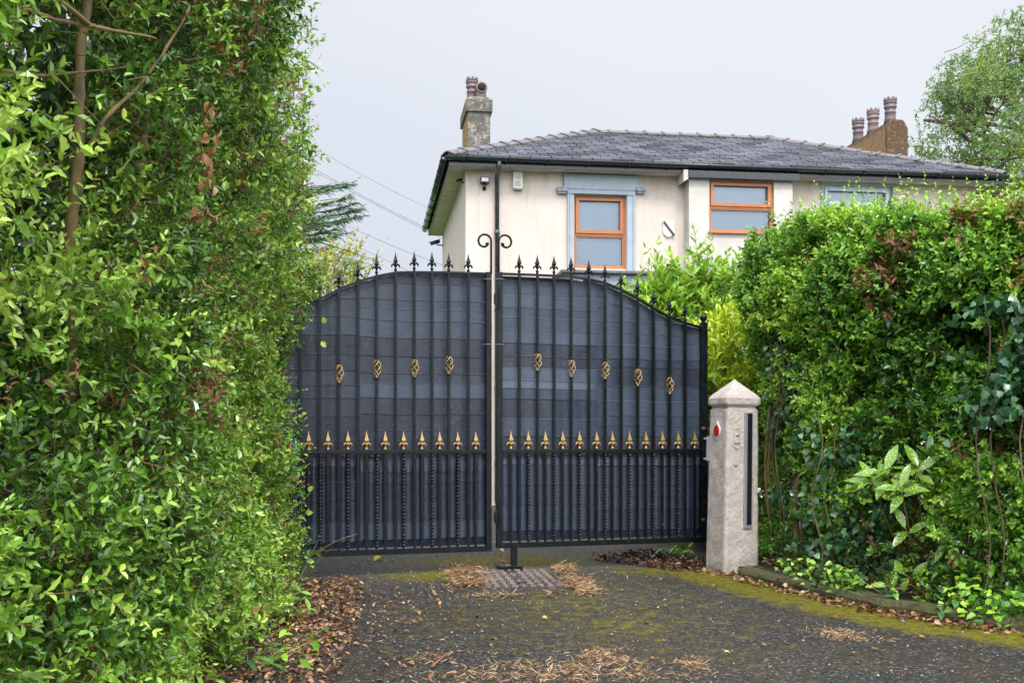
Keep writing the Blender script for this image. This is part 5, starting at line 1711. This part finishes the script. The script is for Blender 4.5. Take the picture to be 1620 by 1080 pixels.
def autumn():
    root = plant('autumn_shrub', (-2.35, 11.2, 0), 'loose yellowing shrub seen over the lower left end of the gate', 'shrub')
    bush(root, -2.05, 11.3, .72, .7, .6, 2.85, 1500, .055, .5, M['autumn'], npair=4, seed=5)
    P = np.array([tuple(at(px, py, 11)) for px, py in ((560, 415), (575, 405), (585, 420), (548, 400), (592, 412), (535, 388), (520, 375), (570, 425))])
    D = np.array([.5, 0, .5]) + rng.normal(size=P.shape) * .4
    a = sprigs(P - nrm(D) * .2, D, np.full(len(P), .35), 6, np.full(len(P), .045), aspect=.5, sprigR=rng.random(len(P)))
    leaves_obj('outer_leaves', *a, M['autumn'], root)
    V, Q = twig_geo(P - nrm(D) * .5, P + nrm(D) * .15, .006); np_mesh('outer_twigs', V, Q, M['bark'], root)
    for k in range(6):
        x, y = -2.4 + rng.normal() * .4, 11.2 + rng.normal() * .3
        MB().tube([(-2.4, 11.2, 0), ((x - 2.4) / 2, (y + 11.2) / 2, 1.1), (x, y, 2.4)], [.03, .02, .008], n=7).build('stem', M['bark'], root)
    shift(root)
autumn()

def conifer():
    cx, cy = -3.15, 14.0
    root = plant('conifer', (cx, cy, 0), 'dark green conifer behind the tall hedge, only its feathery right-hand sprays visible', 'conifer')
    MB().tube([(cx, cy, 0), (cx, cy, 2.5), (cx + .05, cy, 4.9)], [.11, .07, .01], n=10).build('trunk', M['bark'], root)
    Ps = []; Ds = []; Ns = []; Ls = []; Rs = []; tp = []; tq = []
    specs = []
    for k in range(110):
        z = rng.uniform(.4, 4.6); a = rng.uniform(0, 2 * pi); l = 1.35 * (1 - (z / 5.2) ** 2.2) * rng.uniform(.7, 1.05)
        specs.append((z, a, l))
    for px, py in ((556, 300), (546, 322), (567, 338), (560, 348), (545, 372), (530, 295), (540, 355), (553, 330), (525, 365), (520, 380)):
        t = at(px, py, 14); specs.append((t.z - .05, rng.uniform(-.15, .15), t.x - cx))
    for z, a, l in specs:
        d = np.array([cos(a), sin(a), .12]); n = int(60 * l) + 6
        s = rng.random(n) ** .8
        p = np.array([cx, cy, z]) + d * (l * s)[:, None]; p[:, 2] -= .12 * l * s * (1 - s) * 2
        sd_ = np.array([-sin(a), cos(a), 0])
        side = rng.choice([-1, 1], n)
        dd = d * 1.0 + sd_ * (side * .65 * (1 - s * .6))[:, None] + rng.normal(size=(n, 3)) * .12
        Ps.append(p); Ds.append(dd); Ns.append(np.array([0, 0, 1]) + rng.normal(size=(n, 3)) * .3)
        Ls.append(rng.uniform(.10, .24, n) * (1 - .4 * s)); Rs.append(rng.random(n))
        # fine secondary sprays
        for _ in range(3):
            q = p + nrm(dd) * (rng.uniform(.03, .14, n))[:, None]
            Ps.append(q); Ds.append(nrm(dd) + rng.normal(size=(n, 3)) * .4 + np.array([0, 0, -.1])); Ns.append(np.array([0, 0, 1]) + rng.normal(size=(n, 3)) * .4)
            Ls.append(rng.uniform(.05, .11, n)); Rs.append(rng.random(n))
        tp.append([cx, cy, z]); tq.append(np.array([cx, cy, z]) + d * l * .9)
    P, D, Nn, L, R = map(np.concatenate, (Ps, Ds, Ns, Ls, Rs))
    leaves_obj('foliage', P, D, Nn, L, np.minimum(L * .14, .016), R, M['conifer'], root, fold=.1)
    V, Q = twig_geo(np.array(tp), np.array(tq), .012); np_mesh('branches', V, Q, M['bark'], root)
    shift(root)
conifer()

def big_tree(name, bx, by, h, label, rad, cz, nleaf, mat_l, forced=(), leafL=.10, seed=1, env=None):
    r_ = np.random.default_rng(seed)
    root = plant(name, (bx, by, 0), label, 'tree')
    trunk = [(bx, by, 0), (bx - .1, by, h * .25), (bx + .05, by + .1, h * .45)]
    MB().tube(trunk, [.32, .25, .2], n=12).build('trunk', M['bark'], root)
    segs = []; tips = []
    def grow(p, d, l, r, lvl):
        p = np.array(p, float); d = d / np.linalg.norm(d)
        q = p; rr = r
        pts = [tuple(q)]; rs = [rr]
        k = 5
        for i in range(k):
            d = d + r_.normal(size=3) * .16 + np.array([0, 0, .03 if lvl < 2 else -.03]); d /= np.linalg.norm(d)
            q = q + d * l / k; rr = r * (1 - .55 * (i + 1) / k)
            pts.append(tuple(q)); rs.append(rr)
            if lvl < 4 and i >= 1:
                for _ in range(1 if lvl else 2):
                    nd = d + r_.normal(size=3) * .65; grow(q, nd, l * r_.uniform(.5, .72), rr * .62, lvl + 1)
        if env is None or (((np.array(pts[-1]) - np.array(env[0])) / np.array(env[1])) ** 2).sum() < 1.05: segs.append((pts, rs, lvl))
        if lvl >= 2: tips.extend([np.array(x) for x in pts[2:]])
    for k in range(6):
        a = 2 * pi * k / 6 + r_.normal() * .3
        grow(trunk[-1], np.array([cos(a), sin(a), .8]), rad * .75, .10, 1)
    grow(trunk[-1], np.array([0, 0, 1.]), rad * .9, .13, 1)
    for f in forced:
        s0 = np.array(f[0]); e = np.array(f[1]); grow(s0, e - s0, np.linalg.norm(e - s0), f[2], 1)
    m = MB()
    for pts, rs, lvl in segs: m.tube(pts, rs, n=6 if lvl < 2 else 4, cap=False)
    m.build('branches', M['bark'], root)
    T = np.array(tips)
    if env is not None:
        T = T[(((T - np.array(env[0])) / np.array(env[1])) ** 2).sum(1) < 1]
    idx = r_.integers(0, len(T), nleaf)
    # clumps: leaves gather round a share of the twig points
    clump = fbm(T * 1.1, seed, 2) > .47
    idx = idx[clump[idx]]
    P = T[idx] + r_.normal(size=(len(idx), 3)) * .13
    n = len(P)
    a = sprigs(P, r_.normal(size=(n, 3)) + np.array([0, 0, -.3]), np.full(n, .22), 4, r_.uniform(leafL * .7, leafL * 1.1, n), aspect=.34, sprigR=np.clip(fbm(P * .9, 12, 2) * 1.4 - .25 + r_.normal(size=n) * .1, 0, 1), spread=.8)
    leaves_obj('crown', *a, mat_l, root)
    shift(root)
Yt = 24
t0 = tuple(at(1690, 250, Yt))
forced = [(t0, tuple(at(1520, 215, Yt - .5)), .09), (t0, tuple(at(1470, 180, Yt)), .08), (t0, tuple(at(1560, 120, Yt)), .09), (t0, tuple(at(1500, 255, Yt - .8)), .05), (t0, tuple(at(1610, 90, Yt + .5)), .09), (t0, tuple(at(1600, 180, Yt - 1)), .07)]
bigx = t0[0]
big_tree('tree', bigx + .2, Yt, 9.5, 'airy deciduous tree beyond the house, its crown at the top right of the photo', 3.6, 8, 9500, M['tree'], forced, seed=4, env=(tuple(at(1740, 250, Yt)), (4.15, 4.0, 3.6)))

# small low plants
def weed(px, py, label, n, L, W, h, mat_l, prof=FINE, spread=.12, cat='weed'):
    g = gnd(px, py); root = plant('weed', (g.x, g.y, .01), label, cat)
    P = np.array([g.x, g.y, .05]) + rng.normal(size=(n, 3)) * [spread, spread, .0]; P[:, 2] = rng.uniform(.04, h, n)
    D = rng.normal(size=(n, 3)) * [1, 1, .3] + np.array([0, -.2, .15])
    Ls = rng.uniform(L * .6, L, n)
    leaves_obj('leaves', P, D, np.array([0, 0, 1]) + rng.normal(size=(n, 3)) * .3, Ls, Ls * W, rng.random(n), mat_l, root, prof=prof, fold=.12)
    V, Q = twig_geo(np.tile([g.x, g.y, .0], (n, 1)) + rng.normal(size=(n, 3)) * [.03, .03, 0], P, .002); np_mesh('stems', V, Q, M['laurel_stem'], root)
    shift(root)
weed(1214, 898, 'small bright green weed growing at the right foot of the concrete post', 34, .075, .5, .16, M['laurel'], spread=.07)
weed(1078, 884, 'leafy green weed under the right end of the gate', 26, .14, .3, .10, M['laurel'], spread=.09)
weed(1285, 915, 'dark glossy leafed seedling by the kerb, right of the concrete post', 50, .07, .55, .22, M['ivy'], spread=.12)
weed(1345, 940, 'green toothed-leaf plant hanging over the kerb, left of the spotted laurel leaves', 46, .07, .5, .24, M['privet_right'], spread=.12)
weed(1500, 965, 'yellowing leafy plant over the kerb at the lower right', 60, .075, .45, .26, M['autumn'], spread=.16)
weed(1250, 905, 'small ivy and seedlings spilling over the kerb nearest the concrete post', 60, .055, .6, .20, M['privet_right'], spread=.14)
weed(1420, 955, 'glossy low plant over the kerb between the spotted laurel and the drive', 60, .07, .5, .22, M['ivy'], spread=.14)
weed(1545, 975, 'bright green seedlings over the kerb near the lower right corner', 60, .06, .55, .24, M['privet_right'], spread=.14)
weed(1590, 985, 'patch of small ivy seedlings on the kerb at the right edge', 60, .05, .8, .20, M['ivy'], prof=IVY, spread=.18)
weed(455, 985, 'green weeds at the foot of the left hedge beside the brown leaf litter', 60, .09, .35, .20, M['privet_right'], spread=.12)
weed(395, 1062, 'broad-leaved weeds in the leaf litter at the bottom left', 60, .10, .35, .16, M['privet_right'], spread=.16)
weed(462, 925, 'low bramble at the gate end of the left hedge', 60, .05, .75, .34, M['privet_right'], spread=.10, cat='bramble')

def bramble_runner():
    root = plant('bramble_shoot', tuple(gnd(470, 905)), 'thin reddish bramble shoots reaching from the hedge across the foot of the gate', 'bramble')
    for pts in ([(455, 812, 7.35), (472, 795, 7.3), (492, 779, 7.3)], [(460, 895, 7.3), (500, 872, 7.2), (540, 852, 7.2), (566, 844, 7.2)], [(462, 905, 7.3), (490, 880, 7.2), (512, 868, 7.2)]):
        MB().tube([tuple(at(*p)) for p in pts], [.004, .003, .002, .0015][:len(pts)], n=5).build('stem', M['twig'], root)
    P = np.array([tuple(at(*p)) for p in ((490, 868, 7.2), (502, 872, 7.2), (497, 888, 7.2), (480, 880, 7.2), (470, 892, 7.2), (505, 880, 7.2), (488, 778, 7.3), (484, 812, 7.3), (514, 512, 7.1), (508, 540, 7.1))]); n = len(P)
    leaves_obj('leaves', P, rng.normal(size=(n, 3)), np.array([0, -1, .6]) + rng.normal(size=(n, 3)) * .3, np.full(n, .05), np.full(n, .038), rng.random(n), M['privet_right'], root, prof=FINE)
    shift(root)
bramble_runner()

def kerb_cover():
    fn, LT = polyline_sampler(KERB)
    n = 2300
    t = .35 + (LT * .72 - .35) * rng.random(n) ** .62; x, y, d = fn(t)
    cl = vnoise(np.stack([t * 5, t * 0, t * 0], -1), 17)
    k = cl > np.interp(t, [.3, 1.6, 2.6], [.62, .36, .22]); t = t[k]; x = x[k]; y = y[k]; d = d[k]; n = len(t)
    o = rng.normal(size=n) * .07 + .09
    P = np.stack([x - d[:, 1] * o, y + d[:, 0] * o, .06 + rng.random(n) * .14], -1)
    P[o < 0, 2] = .01 + rng.random((o < 0).sum()) * .10
    D = rng.normal(size=(n, 3)) * [1, 1, .4] + np.array([-.3, -.5, -.1])
    L = rng.uniform(.03, .06, n)
    ob = leaves_obj('ground_cover', P, D, np.array([-.2, -.5, .9]) + rng.normal(size=(n, 3)) * .4, L, L * .7, rng.random(n), M['privet_right'], None, prof=IVY, fold=.1)
    ob['kind'] = 'stuff'; ob['label'] = 'ivy and seedlings spilling over the kerb'
kerb_cover()

# ------------------------------------------------------------------ litter, needles, chips
def litter(name, n, fx, label=None, mat_l=None, L=(.015, .042), asp=.55, curl=.9, z=.008, lift=.05, tilt=.75):
    P = fx(n); n = len(P)
    P = np.concatenate([P, (z + rng.random(n) ** 2 * lift)[:, None]], 1)
    D = rng.normal(size=(n, 3)) * [1, 1, .25]
    Nn = np.array([0, 0, 1]) + rng.normal(size=(n, 3)) * tilt
    Ls = rng.uniform(*L, n)
    o = leaves_obj(name, P, D, Nn, Ls, Ls * asp * rng.uniform(.7, 1.2, n), rng.random(n), mat_l or M['litter'], None, prof=FINE, fold=.3, droop=curl * .3)
    o['kind'] = 'stuff'
    if label: o['label'] = label
    return o
def strip(pts, w0, w1, pw=1.5):
    fn, LT = polyline_sampler(pts)
    def f(n):
        t = rng.uniform(0, LT, n); x, y, d = fn(t)
        o = w0 + (w1 - w0) * rng.random(n) ** pw
        return np.stack([x + d[:, 1] * o, y - d[:, 0] * o], -1)
    return f
# along the left hedge (drive side is +x)
litter('leaf_litter', 7500, strip([(-1.25, 2.5), (-1.13, 4.2), (-1.2, 5.2), (-1.38, 6.6), (-1.5, 7.6)], -.15, .42, 2.3), 'brown fallen leaves banked along the foot of the left hedge')
litter('scattered_litter', 420, strip([(-1.2, 3.2), (-1.0, 4.5), (-1.2, 6.0), (-1.3, 7.4)], .1, 1.1, 1.8), 'loose brown leaves spreading from the left hedge onto the drive', lift=.01, tilt=.15)
litter('dark_litter', 1500, strip([(1.0, 9.3), (1.35, 8.75), (1.62, 8.35)], -.2, .42, 1), 'dark wet leaves under the right end of the gate', mat_l=M['wet_litter'], L=(.02, .05), lift=.04)
litter('kerb_litter', 1400, lambda n: np.array(strip([(1.45, 8.25), (1.66, 7.9), (1.84, 7.4), (2.13, 6.4), (2.52, 5.76), (3.07, 5.15), (4.2, 4.4)], -.04, .16, 1.5)(n)), 'thin line of brown leaves along the kerb', L=(.02, .05), lift=.02)
litter('bed_litter', 2600, strip([(1.75, 8.1), (1.95, 7.5), (2.25, 6.5), (2.65, 5.9), (3.2, 5.3), (4.3, 4.5)], -.7, -.08, 1), 'dead leaves on the soil under the right hedge', z=.09, lift=.04)
litter('specks', 700, lambda n: np.stack([rng.uniform(-1.4, 3.6, n), rng.uniform(4, 8.6, n)], -1), 'tiny bits of leaf scattered over the drive', L=(.006, .016), lift=.004, tilt=.2)

def needles(name, spots, n, label, L=(.03, .075), h=.03):
    P = []; 
    for (px, py, rx, ry, k) in spots:
        g = gnd(px, py); q = rng.normal(size=(int(n * k), 2)) * [rx, ry]
        # break the edge up
        q = q[vnoise(np.stack([q[:, 0] * 14, q[:, 1] * 10, q[:, 0] * 0], -1), 3) > .35]
        P.append(np.concatenate([q + [g.x, g.y], (.012 + rng.random((len(q), 1)) ** 2 * h)], 1))
    P = np.concatenate(P); m = len(P)
    D = rng.normal(size=(m, 3)) * [1, 1, .22]
    Ls = rng.uniform(*L, m)
    o = leaves_obj(name, P, D, rng.normal(size=(m, 3)), Ls, np.full(m, .0009), rng.random(m), M['straw'], None, droop=.4, fold=0)
    o['kind'] = 'stuff'; o['label'] = label
needles('dry_grass', [(735, 906, .08, .18, 1.2), (742, 924, .08, .16, .9), (893, 905, .035, .14, 1.2), (912, 925, .05, .12, 1.5), (930, 937, .04, .08, .5), (820, 944, .25, .03, .3), (800, 896, .05, .03, .25)], 800,
        'tufts of dry straw-coloured grass and needles around the drain cover', h=.03)
needles('needle_drift', [(940, 1062, .26, .11, 1.2), (850, 1075, .28, .08, .8), (955, 1040, .06, .07, .5), (1100, 1052, .045, .06, .25), (1345, 1010, .08, .07, .5), (1330, 1002, .12, .03, .2), (690, 1045, .08, .1, .15), (650, 985, .06, .05, .1), (560, 965, .18, .12, .2), (520, 1010, .12, .2, .3)], 900,
        'drifts of brown conifer needles on the near part of the drive', L=(.015, .045), h=.012)

def chips():
    n = 7500
    P = np.stack([rng.uniform(-1.5, 4, n), rng.uniform(4, 10.6, n)], -1)
    d = seg_dist(P[:, 0], P[:, 1], KERB); dens = np.exp(-(((P[:, 0] + .5) / 1.1) ** 2 + ((P[:, 1] - 8.0) / 1.5) ** 2)) + .35
    P = P[(rng.random(n) < dens) & ((P[:, 0] < 1.4) | (P[:, 1] < 6))]
    n = len(P); r = rng.uniform(.003, .0075, n) ; r[rng.random(n) < .03] *= 1.8
    V = []; base = np.array([(1, 0, 0), (0, 1, 0), (-1, 0, 0), (0, -1, 0), (0, 0, .8), (0, 0, -.6)], float)
    jit = 1 + rng.normal(size=(n, 6, 1)) * .25
    a = rng.uniform(0, 6.28, n); ca, sa = np.cos(a)[:, None], np.sin(a)[:, None]
    b = base[None] * jit; bx = b[..., 0] * ca - b[..., 1] * sa; by = b[..., 0] * sa + b[..., 1] * ca
    V = np.stack([bx, by, b[..., 2]], -1) * r[:, None, None] + np.concatenate([P, np.full((n, 1), .006)], 1)[:, None, :]
    T = np.array([(0, 1, 4), (1, 2, 4), (2, 3, 4), (3, 0, 4), (1, 0, 5), (2, 1, 5), (3, 2, 5), (0, 3, 5)])
    Q = (T[None] + (np.arange(n) * 6)[:, None, None]).reshape(-1, 3)
    o = np_mesh('gravel_chips', V.reshape(-1, 3), Q, M['stone_chip'], None, {'rnd': ('POINT', np.repeat(rng.random(n), 6))})
    o['kind'] = 'stuff'; o['label'] = 'loose stone chips over the worn asphalt'
chips()

# single fallen leaves one can pick out
def one_leaf(px, py, L, mat_l, label, R=.6, group=None, asp=.7, z=.015, Y=None, rot=None):
    g = gnd(px, py) if Y is None else at(px, py, Y)
    a = rng.uniform(0, 6.28) if rot is None else rot
    up = np.array([[rng.normal() * .2, rng.normal() * .2 - .25, 1.0]]) if Y is None else np.array([[.3, -1, .4]])
    o = leaves_obj('fallen_leaf', np.array([[g.x, g.y, g.z + (z if Y is None else 0)]]), np.array([[cos(a), sin(a), .1 if Y is None else .1]]), up, np.array([L]), np.array([L * asp]), np.array([R]), mat_l, None, prof=FINE, fold=.25, droop=.3)
    c = Vector((g.x, g.y, g.z + (z if Y is None else 0)))
    me = o.data; co = np.empty(len(me.vertices) * 3, np.float32); me.vertices.foreach_get('co', co); co = co.reshape(-1, 3) - np.array(c); me.vertices.foreach_set('co', co.ravel()); o.location = c
    tag(o, label, 'leaf', group)
one_leaf(608, 884, .12, M['yellow_leaf'], 'large yellow leaf lying on the drive under the left gate leaf', asp=.8)
one_leaf(288, 832, .075, M['straw'], 'large pale brown curled leaf caught in the left hedge', R=.7, Y=5.0, asp=.75, rot=.2)
one_leaf(402, 528, .055, M['dead'], 'orange-brown leaf caught on the face of the left hedge', R=.5, Y=6.0, rot=1.2)
one_leaf(1128, 930, .05, M['litter'], 'upturned orange leaf on the moss in front of the concrete post', R=.75)
one_leaf(1443, 975, .05, M['litter'], 'orange leaf on the moss below the spotted laurel', R=.75)
one_leaf(858, 980, .03, M['yellow_leaf'], 'small yellow leaf on the drive, nearer the camera than the drain cover')
one_leaf(967, 1008, .03, M['yellow_leaf'], 'small yellow leaf to the right of the needle drift')
one_leaf(1145, 1035, .03, M['yellow_leaf'], 'tiny yellow leaf near the bottom edge, right of centre')
one_leaf(1378, 1030, .045, M['yellow_leaf'], 'curled yellow leaf on bare asphalt at the lower right', R=.2, asp=.35)
one_leaf(1245, 968, .04, M['stone_chip'], 'pale grey leaf standing up on the bare asphalt right of centre', R=.9)
one_leaf(790, 871, .09, M['straw'], 'pale dry leaf under the gap between the gate leaves', R=.9, asp=.4)
for k in range(34):
    px, py = rng.uniform(560, 1560), rng.uniform(905, 1072)
    g = gnd(px, py)
    if g.x > float(np.interp(g.y, [4.4, 5.2, 5.8, 6.46, 7.5, 8], [4.2, 3.05, 2.5, 2.11, 1.8, 1.62])) - .05: continue
    one_leaf(px, py, rng.uniform(.02, .04), M['litter'], 'small orange-brown leaf lying loose on the asphalt', R=rng.uniform(.3, .9), group='small brown leaves loose on the drive')

def twig_thing():
    g = gnd(700, 1045); r = plant('fallen_twig', tuple(g), 'forked brown twig lying on the drive near the bottom edge', 'twig')
    for pts in ([(683, 1058), (700, 1046), (714, 1040)], [(700, 1046), (692, 1040), (688, 1048)], [(708, 1043), (714, 1050)]):
        MB().tube([tuple(gnd(*p) + Vector((0, 0, .012 + .01 * i))) for i, p in enumerate(pts)], .004, n=5).build('branch', M['dead_twig'], r)
    shift(r)
    for (a, b, lab) in (((480, 925), (535, 943), 'longest dry brown stem lying from the left hedge over the drive'), ((495, 952), (572, 962), 'thin dry stem lying lower down beside the leaf litter'), ((1205, 918), (1245, 905), 'dry curved stem at the kerb by the concrete post')):
        p, q = gnd(*a), gnd(*b); m = (p + q) / 2 + Vector((0, .03, .03))
        tag(MB().tube([tuple(p + Vector((0, 0, .03))), tuple(m), tuple(q + Vector((0, 0, .015)))], [.004, .003, .002], n=5).build('dry_stem', M['dead_twig']), lab, 'twig')
M['dead_twig'] = simple('dead_twig', (.32, .13, .05), None, .7)
twig_thing()
